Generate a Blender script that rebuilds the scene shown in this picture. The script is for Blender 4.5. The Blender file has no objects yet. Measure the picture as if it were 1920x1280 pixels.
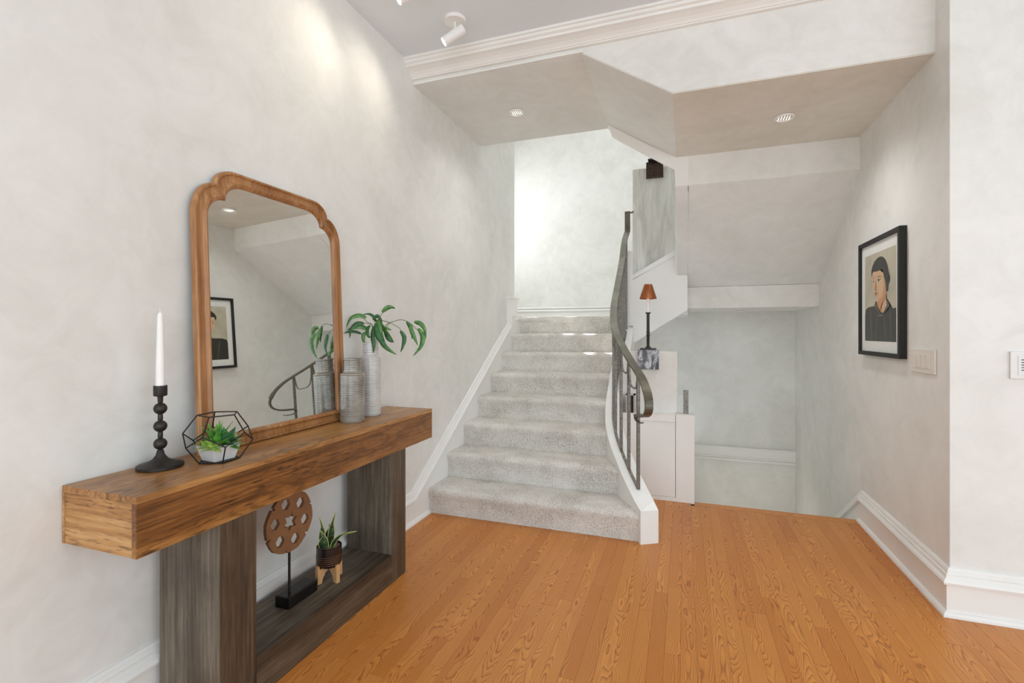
import bpy, bmesh, math, random
from mathutils import Vector, Matrix, Euler
random.seed(7)
S = bpy.context.scene
COL = S.collection
PI = math.pi

# ------------------------------------------------------------------ camera
cam = bpy.data.objects.new('camera', bpy.data.cameras.new('camera'))
COL.objects.link(cam)
cam.location = (0, 0, 1.2)
cam.rotation_euler = (PI / 2, 0, math.radians(19.535))
cam.data.sensor_width = 36
cam.data.lens = 36 * 910.56 / 1920
cam.data.shift_y = (622.9 - 640) / 1920 * -1 * -1
cam.data.clip_start = 0.02
S.camera = cam

# ------------------------------------------------------------------ light and exposure
S.view_settings.view_transform = 'Standard'
S.view_settings.look = 'None'
S.view_settings.gamma = 1.0
S.view_settings.use_curve_mapping = False
S.view_settings.exposure = 0.13
S.cycles.diffuse_bounces = 8
S.cycles.max_bounces = 14
wld = bpy.data.worlds.new('world'); S.world = wld; wld.use_nodes = True
wld.node_tree.nodes['Background'].inputs[0].default_value = (0.81, 0.925, 1.0, 1)
wld.node_tree.nodes['Background'].inputs[1].default_value = 1.62

def lamp(name, kind, loc, direction, energy, col=(1, 1, 1), **kw):
    d = bpy.data.lights.new(name, kind); d.energy = energy; d.color = col
    for k, v in kw.items(): setattr(d, k, v)
    o = bpy.data.objects.new(name, d); COL.objects.link(o); o.location = loc
    o.rotation_euler = Vector(direction).to_track_quat('-Z', 'Y').to_euler()
    return o
lamp('window_daylight_rear', 'AREA', (0.9, -2.9, 1.35), (0, 1, 0.42), 54, (0.86, 0.965, 1.0), shape='RECTANGLE', size=3.8, size_y=2.3)
lamp('area_light_side', 'AREA', (3.9, -0.6, 1.4), (-1, 0.12, 0.40), 17, (0.86, 0.965, 1.0), shape='RECTANGLE', size=2.6, size_y=2.1)  # unseen area light from the right, no window built there
lamp('window_daylight_landing', 'AREA', (-2.75, 5.7, 2.9), (1, -0.05, -0.12), 22, (0.95, 0.985, 1), shape='RECTANGLE', size=1.5, size_y=1.2)
lamp('daylight_upper_stairwell', 'AREA', (-0.4, 5.2, 5.1), (0, 0, -1), 20, (0.96, 0.99, 1), shape='RECTANGLE', size=1.6, size_y=1.6)
lamp('sun', 'SUN', (-6, 8, 8), (0.75, -0.38, -0.54), 34, (1, 0.97, 0.92), angle=0.012)
lamp('fill_lower_stairwell', 'AREA', (0.55, 5.05, -0.70), (0, 0.25, 1), 1.5, (1, 0.95, 0.86), shape='RECTANGLE', size=0.8, size_y=0.8)  # unseen fill light added to brighten the stairwell wall

# ------------------------------------------------------------------ materials
def srgb(r, g, b):
    f = lambda c: (c / 255 / 12.92) if c / 255 <= 0.04045 else ((c / 255 + 0.055) / 1.055) ** 2.4
    return (f(r), f(g), f(b), 1)

class NT:
    def __init__(s, name, rough=0.5, metal=0.0, spec=0.5, coat=0.0):
        s.m = bpy.data.materials.new(name); s.m.use_nodes = True
        s.t = s.m.node_tree; s.b = s.t.nodes['Principled BSDF']
        s.b.inputs['Roughness'].default_value = rough; s.b.inputs['Metallic'].default_value = metal
        s.b.inputs['Specular IOR Level'].default_value = spec; s.b.inputs['Coat Weight'].default_value = coat
    def n(s, typ, **kw):
        nd = s.t.nodes.new(typ)
        for k, v in kw.items():
            if k[0] == '_': setattr(nd, k[1:], v)
            else: nd.inputs[k].default_value = v
        return nd
    def l(s, a, b): s.t.links.new(a, b)
    def math(s, op, a, b=None, c=None):
        nd = s.t.nodes.new('ShaderNodeMath'); nd.operation = op
        for i, v in enumerate((a, b, c)):
            if v is None: continue
            if isinstance(v, (int, float)): nd.inputs[i].default_value = v
            else: s.l(v, nd.inputs[i])
        return nd.outputs[0]
    def coord(s, scale=(1, 1, 1), kind='Object', add=None):
        tc = s.n('ShaderNodeTexCoord'); mp = s.n('ShaderNodeMapping'); mp.inputs['Scale'].default_value = scale
        s.l(tc.outputs[kind], mp.inputs['Vector'])
        if add is not None: s.l(add, mp.inputs['Location'])
        return mp.outputs[0]
    def noise(s, vec, scale=1, detail=3, rough=0.5, dist=0.0):
        nd = s.n('ShaderNodeTexNoise'); nd.inputs['Scale'].default_value = scale; nd.inputs['Detail'].default_value = detail
        nd.inputs['Roughness'].default_value = rough; nd.inputs['Distortion'].default_value = dist
        s.l(vec, nd.inputs['Vector']); return nd.outputs['Fac']
    def ramp(s, fac, stops):
        nd = s.n('ShaderNodeValToRGB'); e = nd.color_ramp.elements
        while len(e) < len(stops): e.new(0.5)
        for el, (p, c) in zip(e, stops): el.position = p; el.color = c
        s.l(fac, nd.inputs[0]); return nd.outputs[0]
    def mix(s, fac, a, b, mode='MIX'):
        nd = s.n('ShaderNodeMix', _data_type='RGBA', _blend_type=mode)
        for sock, v in ((nd.inputs[0], fac), (nd.inputs[6], a), (nd.inputs[7], b)):
            if isinstance(v, (int, float)): sock.default_value = v
            elif isinstance(v, tuple): sock.default_value = v
            else: s.l(v, sock)
        return nd.outputs[2]
    def col(s, c):
        if isinstance(c, tuple): s.b.inputs['Base Color'].default_value = c
        else: s.l(c, s.b.inputs['Base Color'])
    def bump(s, h, strength=0.2, dist=0.002):
        nd = s.n('ShaderNodeBump', Strength=strength, Distance=dist); s.l(h, nd.inputs['Height']); s.l(nd.outputs[0], s.b.inputs['Normal'])

def plaster(name, ca, cb, cc, sc=(1, 1, 1)):
    t = NT(name, 0.6, spec=0.3)
    v = t.coord(sc, 'Object')
    a = t.noise(v, 1.3, 5, 0.6, 0.8); b = t.noise(v, 5.5, 6, 0.65, 1.4)
    f = t.math('ADD', t.math('MULTIPLY', a, 0.6), t.math('MULTIPLY', b, 0.4))
    t.col(t.ramp(f, [(0.38, ca), (0.5, cb), (0.62, cc)]))
    t.bump(t.noise(v, 9, 6, 0.7, 1.0), 0.15, 0.004)
    return t.m
M = {}
M['plaster'] = plaster('venetian_plaster', srgb(219, 218, 213), srgb(227, 226, 222), srgb(233, 232, 229))
M['plaster_warm'] = plaster('soffit_plaster', srgb(219, 217, 208), srgb(227, 225, 217), srgb(233, 232, 226))
M['plaster_pale'] = plaster('pale_soffit_plaster', srgb(223, 224, 221), srgb(229, 230, 228), srgb(235, 236, 234))
M['plaster_streak'] = plaster('streaked_plaster', srgb(188, 187, 180), srgb(212, 211, 205), srgb(230, 229, 225), (4, 4, 0.6))
t = NT('ceiling_paint', 0.7, spec=0.2); t.col(t.ramp(t.noise(t.coord(), 2, 3), [(0.3, srgb(226, 233, 240)), (0.7, srgb(229, 236, 242))])); M['ceil'] = t.m
t = NT('white_trim', 0.38); t.col(t.ramp(t.noise(t.coord(), 3, 3), [(0.3, srgb(232, 231, 228)), (0.7, srgb(238, 237, 234))])); M['trim'] = t.m
t = NT('subfloor', 0.9); t.col(srgb(70, 40, 18)); M['dark'] = t.m

def oak(name='oak_plank'):
    t = NT(name, 0.34, spec=0.32)
    oi = t.n('ShaderNodeObjectInfo'); wn = t.n('ShaderNodeTexWhiteNoise', _noise_dimensions='1D')
    t.l(oi.outputs['Random'], wn.inputs['W'])
    sp = t.n('ShaderNodeSeparateColor'); t.l(wn.outputs['Color'], sp.inputs[0]); R, G, B = sp.outputs
    off = t.n('ShaderNodeCombineXYZ'); t.l(t.math('MULTIPLY', R, 37.0), off.inputs[0]); t.l(t.math('MULTIPLY', G, 53.0), off.inputs[1]); t.l(t.math('MULTIPLY', B, 29.0), off.inputs[2])
    tc = t.n('ShaderNodeTexCoord'); xyz = t.n('ShaderNodeSeparateXYZ'); t.l(tc.outputs['Object'], xyz.inputs[0])
    x, y = xyz.outputs[0], xyz.outputs[1]
    big = t.noise(t.coord((9, 2.1, 1), add=off.outputs[0]), 1, 2, 0.5)
    mid = t.noise(t.coord((40, 7, 1), add=off.outputs[0]), 1, 2, 0.5)
    xs = t.math('ADD', x, t.math('MULTIPLY', t.math('SUBTRACT', G, 0.5), 0.10))
    x2 = t.math('MULTIPLY', t.math('MULTIPLY', xs, xs), 2600)
    sgn = t.math('SIGN', t.math('SUBTRACT', B, 0.5))
    f = t.math('ADD', t.math('ADD', x2, t.math('MULTIPLY', t.math('MULTIPLY', y, sgn), 8.5)), t.math('ADD', t.math('MULTIPLY', big, 19.0), t.math('MULTIPLY', mid, 1.6)))
    s_ = t.math('FRACT', f)
    ring = t.ramp(s_, [(0.0, (0, 0, 0, 1)), (0.62, (0.25, 0.25, 0.25, 1)), (0.88, (1, 1, 1, 1)), (1.0, (0, 0, 0, 1))])
    fib = t.noise(t.coord((420, 9, 1), add=off.outputs[0]), 1, 3, 0.6)
    base = t.ramp(R, [(0.0, srgb(204, 131, 60)), (0.35, srgb(216, 145, 70)), (0.7, srgb(223, 153, 78)), (1.0, srgb(210, 138, 66))])
    c1 = t.mix(t.math('MULTIPLY', ring, 0.78), base, srgb(136, 68, 18))
    c2 = t.mix(t.math('MULTIPLY', t.math('SUBTRACT', fib, 0.35), 0.8), c1, srgb(158, 90, 38))
    blot = t.noise(t.coord((10, 3, 1), add=off.outputs[0]), 1, 3)
    c3 = t.mix(t.math('MULTIPLY', t.math('SUBTRACT', blot, 0.4), 0.5), c2, srgb(168, 92, 38))
    t.col(c3)
    t.bump(t.math('ADD', t.math('MULTIPLY', ring, -0.3), fib), 0.08, 0.0008)
    return t.m
M['oak'] = oak()

def rustic(name, axis, stops, scl=(60, 60, 60), stretch=0.045, rough=0.35, knots=True, fine=0.5, dark=srgb(60, 34, 14)):
    """wood whose grain runs along the axis"""
    t = NT(name, rough)
    sc = [1.0, 1.0, 1.0]; sc[axis] = stretch * 1.0
    v = t.coord(tuple(sc))
    warp = t.noise(v, 9, 4, 0.55, 0.5)
    fineN = t.noise(v, 85, 5, 0.65, 0.3)
    f = t.math('ADD', t.math('MULTIPLY', warp, 1 - fine), t.math('MULTIPLY', fineN, fine))
    c = t.ramp(f, stops)
    if knots:
        v2 = t.coord(tuple(0.35 if i == axis else 1.0 for i in range(3)))
        vo = t.n('ShaderNodeTexVoronoi', Scale=5.0); t.l(v2, vo.inputs['Vector'])
        wv = t.math('SINE', t.math('MULTIPLY', t.math('ADD', vo.outputs['Distance'], t.math('MULTIPLY', t.noise(v2, 14, 3), 0.25)), 70))
        k = t.math('MULTIPLY', t.math('MAXIMUM', wv, 0), t.ramp(vo.outputs['Distance'], [(0.05, (0.75, 0.75, 0.75, 1)), (0.45, (0, 0, 0, 1))]))
        c = t.mix(k, c, dark)
        core = t.ramp(vo.outputs['Distance'], [(0.035, (1, 1, 1, 1)), (0.07, (0, 0, 0, 1))])
        c = t.mix(t.math('MULTIPLY', core, 0.7), c, dark)
    if knots:
        v3 = t.coord(tuple(0.12 if i == axis else 1.0 for i in range(3)))
        fl_ = t.noise(v3, 130, 4, 0.6); pat = t.noise(t.coord(tuple(0.5 if i == axis else 1.6 for i in range(3))), 5, 3, 0.6)
        c = t.mix(t.math('MULTIPLY', t.ramp(fl_, [(0.52, (0, 0, 0, 1)), (0.64, (1, 1, 1, 1))]), t.ramp(pat, [(0.45, (0.1, 0.1, 0.1, 1)), (0.62, (0.95, 0.95, 0.95, 1))])), c, dark)
    bl = t.noise(t.coord((3, 3, 3)), 1.2, 4, 0.6)
    c = t.mix(t.ramp(bl, [(0.5, (0, 0, 0, 1)), (0.75, (0.55, 0.55, 0.55, 1))]), c, dark)
    t.col(c); t.bump(fineN, 0.15, 0.001)
    return t.m
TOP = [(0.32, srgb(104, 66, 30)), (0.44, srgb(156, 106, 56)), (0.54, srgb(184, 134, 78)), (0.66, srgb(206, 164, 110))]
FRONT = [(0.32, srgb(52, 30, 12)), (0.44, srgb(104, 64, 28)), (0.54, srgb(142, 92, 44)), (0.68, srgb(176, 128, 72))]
M['slab'] = rustic('rustic_oak_slab', 1, TOP)
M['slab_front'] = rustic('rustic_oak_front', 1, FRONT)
M['slab_end'] = rustic('rustic_oak_end', 0, TOP)
GREY = [(0.32, srgb(40, 32, 25)), (0.44, srgb(80, 70, 58)), (0.55, srgb(108, 98, 84)), (0.68, srgb(146, 138, 124))]
M['greyv'] = rustic('grey_oak_upright', 2, GREY, knots=False, rough=0.5, dark=srgb(48, 40, 34))
M['greyh'] = rustic('grey_oak_rail', 1, GREY, knots=False, rough=0.5, dark=srgb(48, 40, 34))
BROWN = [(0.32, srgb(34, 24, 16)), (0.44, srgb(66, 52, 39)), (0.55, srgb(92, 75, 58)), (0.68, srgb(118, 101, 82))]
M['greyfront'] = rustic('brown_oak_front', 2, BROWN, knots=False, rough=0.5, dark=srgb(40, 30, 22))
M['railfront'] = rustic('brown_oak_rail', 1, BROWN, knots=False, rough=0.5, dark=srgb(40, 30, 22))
M['frame_wood'] = rustic('honey_wood_frame', 2, [(0.34, srgb(88, 54, 26)), (0.45, srgb(148, 98, 54)), (0.56, srgb(174, 124, 76)), (0.68, srgb(204, 168, 124))], knots=False, rough=0.42, dark=srgb(120, 72, 36))

def carpet():
    t = NT('loop_carpet', 0.95, spec=0.1)
    v = t.coord()
    vo = t.n('ShaderNodeTexVoronoi', Scale=140.0); t.l(v, vo.inputs['Vector'])
    a = t.noise(v, 150, 4, 0.75); b = t.noise(v, 5, 4, 0.6)
    f = t.math('ADD', t.math('MULTIPLY', a, 0.75), t.math('MULTIPLY', b, 0.3))
    t.col(t.ramp(f, [(0.38, srgb(170, 163, 153)), (0.50, srgb(224, 219, 211)), (0.62, srgb(246, 243, 237))]))
    t.bump(t.math('ADD', vo.outputs['Distance'], a), 0.9, 0.006)
    return t.m
M['carpet'] = carpet()
def simple(name, c, rough=0.5, metal=0.0, var=0.12, scale=30, coat=0.0, bump=0.0):
    t = NT(name, rough, metal, coat=coat)
    n = t.noise(t.coord(), scale, 4, 0.6)
    lo = tuple(x * (1 - var) for x in c[:3]) + (1,); hi = tuple(min(1, x * (1 + var)) for x in c[:3]) + (1,)
    t.col(t.ramp(n, [(0.3, lo), (0.7, hi)]))
    if bump: t.bump(n, bump, 0.002)
    return t.m
M['iron'] = simple('hammered_iron', srgb(122, 119, 112), 0.42, 0.75, 0.45, 70, bump=0.5)
M['rail_iron'] = simple('bronzed_handrail', srgb(104, 100, 88), 0.38, 0.7, 0.25, 14)
M['black'] = simple('blackened_iron', srgb(52, 48, 46), 0.42, 0.5, 0.3, 60, bump=0.25)
M['wire'] = simple('black_wire', srgb(30, 24, 22), 0.5, 0.3)
M['wax'] = simple('white_wax', srgb(240, 238, 235), 0.45, var=0.02)
M['ceramic'] = simple('white_ceramic', srgb(205, 204, 202), 0.6, var=0.06, scale=120)
M['copper'] = simple('copper_shade', srgb(150, 88, 50), 0.35, 0.6, 0.2)
M['white_metal'] = simple('white_enamel', srgb(235, 234, 232), 0.35, var=0.02)
M['plate'] = simple('almond_plastic', srgb(226, 221, 213), 0.4, var=0.03)
M['plate_w'] = simple('white_plastic', srgb(226, 226, 224), 0.4, var=0.02)
M['frame_black'] = simple('black_frame', srgb(20, 20, 17), 0.6, var=0.2)
M['mat'] = simple('mat_board', srgb(226, 227, 224), 0.6, var=0.02)
M['chrome'] = simple('chrome', srgb(190, 188, 182), 0.15, 1.0, 0.05)
M['bronze'] = simple('dark_bronze', srgb(62, 46, 38), 0.35, 0.6, 0.6, 60, bump=0.4)
M['black_stone'] = simple('black_stone', srgb(14, 12, 12), 0.3, var=0.4)
M['carved'] = simple('carved_wood', srgb(128, 88, 56), 0.6, var=0.15, scale=12)
M['pale_wood'] = simple('pale_wood', srgb(196, 152, 104), 0.55, var=0.12, scale=20)
M['pot_black'] = simple('brown_black_glaze', srgb(34, 24, 22), 0.25, var=0.3)
M['pot_band'] = simple('bronze_band', srgb(128, 88, 60), 0.35, 0.5, 0.2)
M['gravel'] = simple('gravel', srgb(130, 112, 98), 0.9, var=0.5, scale=200, bump=0.8)
M['stem'] = simple('green_brown_stem', srgb(96, 110, 66), 0.6)
M['slot'] = simple('dark_slot', srgb(60, 60, 58), 0.6)
t = NT('mirror_glass', 0.0, 1.0); t.col((0.86, 0.88, 0.86, 1)); M['mirror'] = t.m
t = NT('smoked_glass', 0.05); t.col((0.01, 0.01, 0.01, 1)); M['smoke'] = t.m
def marble():
    t = NT('grey_marble', 0.12)
    n = t.noise(t.coord((1, 1, 0.6)), 13, 3, 0.5, 1.6)
    t.col(t.ramp(n, [(0.38, srgb(66, 66, 72)), (0.48, srgb(120, 120, 126)), (0.56, srgb(206, 206, 212)), (0.62, srgb(96, 96, 102))])); return t.m
M['marble'] = marble()
def leafmat(name, a, b, tip=None):
    t = NT(name, 0.42)
    t.col(t.ramp(t.noise(t.coord((1, 1, 1)), 45, 3), [(0.3, a), (0.7, b)]))
    return t.m
M['leaf'] = leafmat('willow_leaf', srgb(44, 92, 42), srgb(98, 148, 72))
M['leaf_dark'] = leafmat('willow_leaf_dark', srgb(28, 70, 38), srgb(62, 112, 54))
M['suc1'] = leafmat('succulent_green', srgb(58, 124, 50), srgb(112, 172, 66))
M['suc2'] = leafmat('succulent_lime', srgb(140, 182, 74), srgb(186, 208, 112))
M['suc3'] = leafmat('succulent_blue', srgb(52, 112, 78), srgb(84, 140, 96))
M['suc4'] = leafmat('succulent_red', srgb(110, 72, 56), srgb(120, 130, 70))
def snake():
    t = NT('snake_leaf', 0.4)
    n = t.noise(t.coord((1, 1, 5)), 30, 4, 0.6, 0.6)
    t.col(t.ramp(n, [(0.4, srgb(22, 40, 26)), (0.55, srgb(56, 84, 50)), (0.7, srgb(96, 118, 76))])); return t.m
M['snake'] = snake(); M['snake_edge'] = simple('snake_leaf_margin', srgb(186, 188, 110), 0.5)
def glaze(name, a, b, c):
    t = NT(name, 0.13, coat=0.5)
    v = t.coord((0.12, 0.12, 1))
    t.col(t.ramp(t.math('ADD', t.math('MULTIPLY', t.noise(v, 170, 2, 0.6), 0.7), t.math('MULTIPLY', t.noise(t.coord(), 6, 2), 0.3)), [(0.36, a), (0.5, b), (0.64, c)]))
    tc2 = t.n('ShaderNodeTexCoord'); sx = t.n('ShaderNodeSeparateXYZ'); t.l(tc2.outputs['Object'], sx.inputs[0])
    wob = t.math('MULTIPLY', t.noise(t.coord((1, 1, 1)), 40, 2), 0.0018)
    ln = t.math('SINE', t.math('MULTIPLY', t.math('ADD', sx.outputs[2], wob), 2 * PI / 0.0082))
    base = t.ramp(t.noise(t.coord((0.5, 0.5, 1)), 24, 4, 0.6), [(0.35, b), (0.65, c)])
    brk = t.noise(t.coord((0.4, 0.4, 2)), 55, 2)
    t.col(t.mix(t.math('MULTIPLY', t.ramp(ln, [(0.55, (0, 0, 0, 1)), (0.95, (1, 1, 1, 1))]), t.ramp(brk, [(0.35, (0.35, 0.35, 0.35, 1)), (0.6, (1, 1, 1, 1))])), base, a))
    t.bump(ln, -0.2, 0.001)
    return t.m
M['glaze_dark'] = glaze('taupe_glaze', srgb(84, 75, 64), srgb(134, 128, 118), srgb(166, 160, 151))
M['glaze_light'] = glaze('pale_grey_glaze', srgb(150, 140, 130), srgb(200, 197, 193), srgb(214, 212, 209))
def emis(name, c, s):
    m = bpy.data.materials.new(name); m.use_nodes = True; b = m.node_tree.nodes['Principled BSDF']
    b.inputs['Base Color'].default_value = (1, 1, 1, 1); b.inputs['Emission Color'].default_value = c; b.inputs['Emission Strength'].default_value = s
    return m
M['lit_baffle'] = emis('lit_baffle', (1, 0.97, 0.92, 1), 0.75)
M['bulb'] = emis('lit_lens', (1, 0.95, 0.88, 1), 9)
# ------------------------------------------------------------------ helpers
def link_mesh(name, verts, faces, mat=None, parent=None, smooth=False, mats=None, fm=None, loc=(0, 0, 0)):
    me = bpy.data.meshes.new(name); me.from_pydata([tuple(v) for v in verts], [], faces)
    bm = bmesh.new(); bm.from_mesh(me); bmesh.ops.recalc_face_normals(bm, faces=bm.faces); bm.to_mesh(me); bm.free()
    for m in (mats or [mat]): me.materials.append(m)
    if fm:
        for p, i in zip(me.polygons, fm): p.material_index = i
    if smooth: me.polygons.foreach_set('use_smooth', [True] * len(me.polygons))
    me.update()
    o = bpy.data.objects.new(name, me); COL.objects.link(o); o.location = loc
    if parent: o.parent = parent
    return o
def tag(o, label=None, cat=None, group=None, kind=None):
    if label: o['label'] = label
    if cat: o['category'] = cat
    if group: o['group'] = group
    if kind: o['kind'] = kind
    return o
def struct(o, label=None, cat=None): return tag(o, label, cat, None, 'structure')
def empty(name, loc=(0, 0, 0), rz=0):
    o = bpy.data.objects.new(name, None); COL.objects.link(o); o.location = loc; o.rotation_euler = (0, 0, rz); o.empty_display_size = 0.05
    return o
class G:
    """collects geometry for one mesh"""
    def __init__(s): s.v = []; s.f = []; s.m = []
    def add(s, vs, fs, mi=0):
        k = len(s.v); s.v += [Vector(v) for v in vs]; s.f += [tuple(i + k for i in f) for f in fs]; s.m += [mi] * len(fs); return s
    def box(s, x0, x1, y0, y1, z0, z1, mi=0, bev=0.0):
        if bev <= 0:
            vs = [(x, y, z) for z in (z0, z1) for y in (y0, y1) for x in (x0, x1)]
            return s.add(vs, [(0, 2, 3, 1), (4, 5, 7, 6), (0, 1, 5, 4), (2, 6, 7, 3), (0, 4, 6, 2), (1, 3, 7, 5)], mi)
        bm = bmesh.new(); bmesh.ops.create_cube(bm, size=1)
        for v in bm.verts: v.co = Vector(((x0 + x1) / 2 + v.co.x * (x1 - x0), (y0 + y1) / 2 + v.co.y * (y1 - y0), (z0 + z1) / 2 + v.co.z * (z1 - z0)))
        bmesh.ops.bevel(bm, geom=bm.edges[:], offset=bev, segments=2, affect='EDGES', profile=0.6)
        s.from_bm(bm, mi); return s
    def from_bm(s, bm, mi=0):
        bm.verts.index_update(); s.add([v.co.copy() for v in bm.verts], [tuple(v.index for v in f.verts) for f in bm.faces], mi); bm.free()
    def lathe(s, prof, c=(0, 0, 0), seg=32, sx=1, sy=1, mi=0, cap=True):
        vs = []; fs = []; n = len(prof)
        for r, z in prof:
            for k in range(seg):
                a = 2 * PI * k / seg; vs.append((c[0] + r * sx * math.cos(a), c[1] + r * sy * math.sin(a), c[2] + z))
        for i in range(n - 1):
            for k in range(seg):
                a = i * seg + k; b = i * seg + (k + 1) % seg; fs.append((a, b, b + seg, a + seg))
        if cap:
            fs.append(tuple(range(seg))[::-1]); fs.append(tuple((n - 1) * seg + k for k in range(seg)))
        return s.add(vs, fs, mi)
    def tube(s, pts, r, seg=8, mi=0, up=None, flat=None, cap=True):
        """round tube, or a flat strip if flat=(half width, half thickness) with width direction near `up`"""
        pts = [Vector(p) for p in pts]; n = len(pts); vs = []; fs = []
        rr = r if isinstance(r, (list, tuple)) else [r] * n
        ref = Vector(up) if up else None; prev = None
        for i, p in enumerate(pts):
            d = (pts[min(i + 1, n - 1)] - pts[max(i - 1, 0)]).normalized()
            if ref is not None: a = (ref - d * ref.dot(d)).normalized()
            else:
                q = prev if prev is not None else (Vector((0, 0, 1)) if abs(d.z) < 0.9 else Vector((1, 0, 0)))
                a = (q - d * q.dot(d)).normalized()
            prev = a; b = d.cross(a)
            if flat:
                for sa, sb in ((1, 1), (-1, 1), (-1, -1), (1, -1)): vs.append(p + a * flat[0] * sa + b * flat[1] * sb)
            else:
                for k in range(seg):
                    t_ = 2 * PI * k / seg; vs.append(p + (a * math.cos(t_) + b * math.sin(t_)) * rr[i])
        m = 4 if flat else seg
        for i in range(n - 1):
            for k in range(m):
                fs.append((i * m + k, i * m + (k + 1) % m, (i + 1) * m + (k + 1) % m, (i + 1) * m + k))
        if cap: fs.append(tuple(range(m))); fs.append(tuple((n - 1) * m + k for k in range(m)))
        return s.add(vs, fs, mi)
    def prism(s, poly, fn, a, b, mi=0):
        """poly of (p,q), fn(p,q,h) -> point, extruded from h=a to h=b"""
        n = len(poly); vs = [fn(p, q, a) for p, q in poly] + [fn(p, q, b) for p, q in poly]
        fs = [tuple(range(n)), tuple(range(2 * n - 1, n - 1, -1))] + [(i, (i + 1) % n, n + (i + 1) % n, n + i) for i in range(n)]
        return s.add(vs, fs, mi)
    def sphere(s, c, r, seg=20, mi=0, sc=(1, 1, 1)):
        bm = bmesh.new(); bmesh.ops.create_uvsphere(bm, u_segments=seg, v_segments=seg // 2, radius=r)
        for v in bm.verts: v.co = Vector((v.co.x * sc[0] + c[0], v.co.y * sc[1] + c[1], v.co.z * sc[2] + c[2]))
        s.from_bm(bm, mi); return s
    def build(s, name, mat, parent=None, smooth=False, loc=(0, 0, 0)):
        mats = mat if isinstance(mat, list) else [mat]
        o = link_mesh(name, s.v, s.f, parent=parent, smooth=False, mats=mats, fm=s.m, loc=loc)
        if smooth:
            me = o.data; me.polygons.foreach_set('use_smooth', [True] * len(me.polygons)); me.update()
            try: me.set_sharp_from_angle(angle=math.radians(38))
            except Exception: pass
        return o
def YZ(p, q, h): return (h, p, q)     # polygon in the y-z plane, extruded along x
def XZ(p, q, h): return (p, h, q)     # polygon in the x-z plane, extruded along y
def XY(p, q, h): return (p, q, h)
def smooth_path(pts, n=6):
    pts = [Vector(p) for p in pts]; out = []
    for i in range(len(pts) - 1):
        p0 = pts[max(i - 1, 0)]; p1 = pts[i]; p2 = pts[i + 1]; p3 = pts[min(i + 2, len(pts) - 1)]
        for k in range(n):
            t_ = k / n
            out.append(0.5 * ((2 * p1) + (p2 - p0) * t_ + (2 * p0 - 5 * p1 + 4 * p2 - p3) * t_ ** 2 + (3 * p1 - p0 - 3 * p2 + p3) * t_ ** 3))
    out.append(pts[-1]); return out

# ================================================================== SETTING
XL, XR, YH, YF = -1.62, 1.065, 2.70, 2.572       # left wall, right wall, header plane, wall right of the corner
ZC = 2.885                                       # hall ceiling
struct(G().box(XL - 0.12, XL, -3.0, 4.64, -0.1, 5.3).build('wall_left', M['plaster']))
struct(G().box(XR, XR + 0.12, YF + 0.001, 6.9, -2.6, 5.3).build('wall_right', M['plaster']))
struct(G().box(XR + 0.001, 4.6, YF, YF + 0.12, -0.1, 2.95).build('wall_front', M['plaster']))
struct(G().box(XL - 0.12, 4.6, -3.0, YH + 0.1, ZC, ZC + 0.1).build('ceiling', M['ceil']))
struct(G().box(-2.95, XR + 0.1, 6.72, 6.85, 1.3, 5.3).build('wall_back', M['plaster']))
# landing side wall with a tall window opening towards the sun
WY0, WY1, WZ0, WZ1 = 5.12, 5.92, 2.34, 2.78
struct(G().box(-3.0, -2.9, 4.5, WY0, 1.2, 5.3).box(-3.0, -2.9, WY1, 6.85, 1.2, 5.3).box(-3.0, -2.9, WY0, WY1, 1.2, WZ0).box(-3.0, -2.9, WY0, WY1, WZ1, 5.3).build('wall_landing', M['plaster']))
wf = G()
for k in range(4):
    yy = WY0 + (WY1 - WY0) * k / 3; wf.box(-2.97, -2.92, yy - 0.03, yy + 0.03, WZ0, WZ1)
for k in range(4):
    zz = WZ0 + (WZ1 - WZ0) * k / 3; wf.box(-2.97, -2.92, WY0, WY1, zz - 0.025, zz + 0.025)
struct(wf.build('window_1', M['trim']))
struct(G().box(-3.0, XL - 0.12, 4.4, 4.5, 1.2, 5.3).build('wall_landing_near', M['plaster']))
struct(G().box(-3.0, XR + 0.1, 3.9, 6.85, 5.2, 5.3).build('ceiling_stairwell', M['ceil']))
struct(G().box(XL, XR, 3.78, 3.88, 2.9, 5.3).build('wall_upper', M['plaster']))
# header with its lower right portion and slanted step between the two soffits
XA, XB, ZS, ZR = -0.545, -0.056, 2.765, 2.458
struct(G().prism([(XL, ZS), (XA, ZS), (XA + 0.0, ZC + 0.0), (XL, ZC)], XZ, YH, 3.763).build('soffit_left', M['plaster_pale']))
struct(G().prism([(XA, ZS), (XB, ZR), (XB, ZC), (XA, ZC)], XZ, YH + 0.0, 3.70).build('soffit_slanted', M['plaster_pale']))
struct(G().prism([(XB, ZR), (XR, ZR), (XR, ZC), (XB, ZC)], XZ, YH, 3.69).build('soffit_right', M['plaster_warm']))
struct(G().prism([(XL, ZS + 0.004), (XA, ZS + 0.004), (XB, ZR + 0.004), (XR, ZR + 0.004), (XR, ZC), (XL, ZC)], XZ, YH - 0.004, YH).build('wall_header', M['plaster']))
struct(G().box(0.026, XR, 3.69, 3.86, 2.25, ZC).build('wall_beam_upper', M['plaster']))
# white fascia along the diagonal edge, running on into the beam end
struct(G().prism([(-0.549, 2.76), (-0.062, 2.462), (0.026, 2.462), (0.026, 2.25), (-0.062, 2.25), (-0.066, 2.37), (-0.508, 2.665), (-0.53, 2.72)], XZ, 3.688, 3.705).build('trim_fascia', M['trim']))
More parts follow.
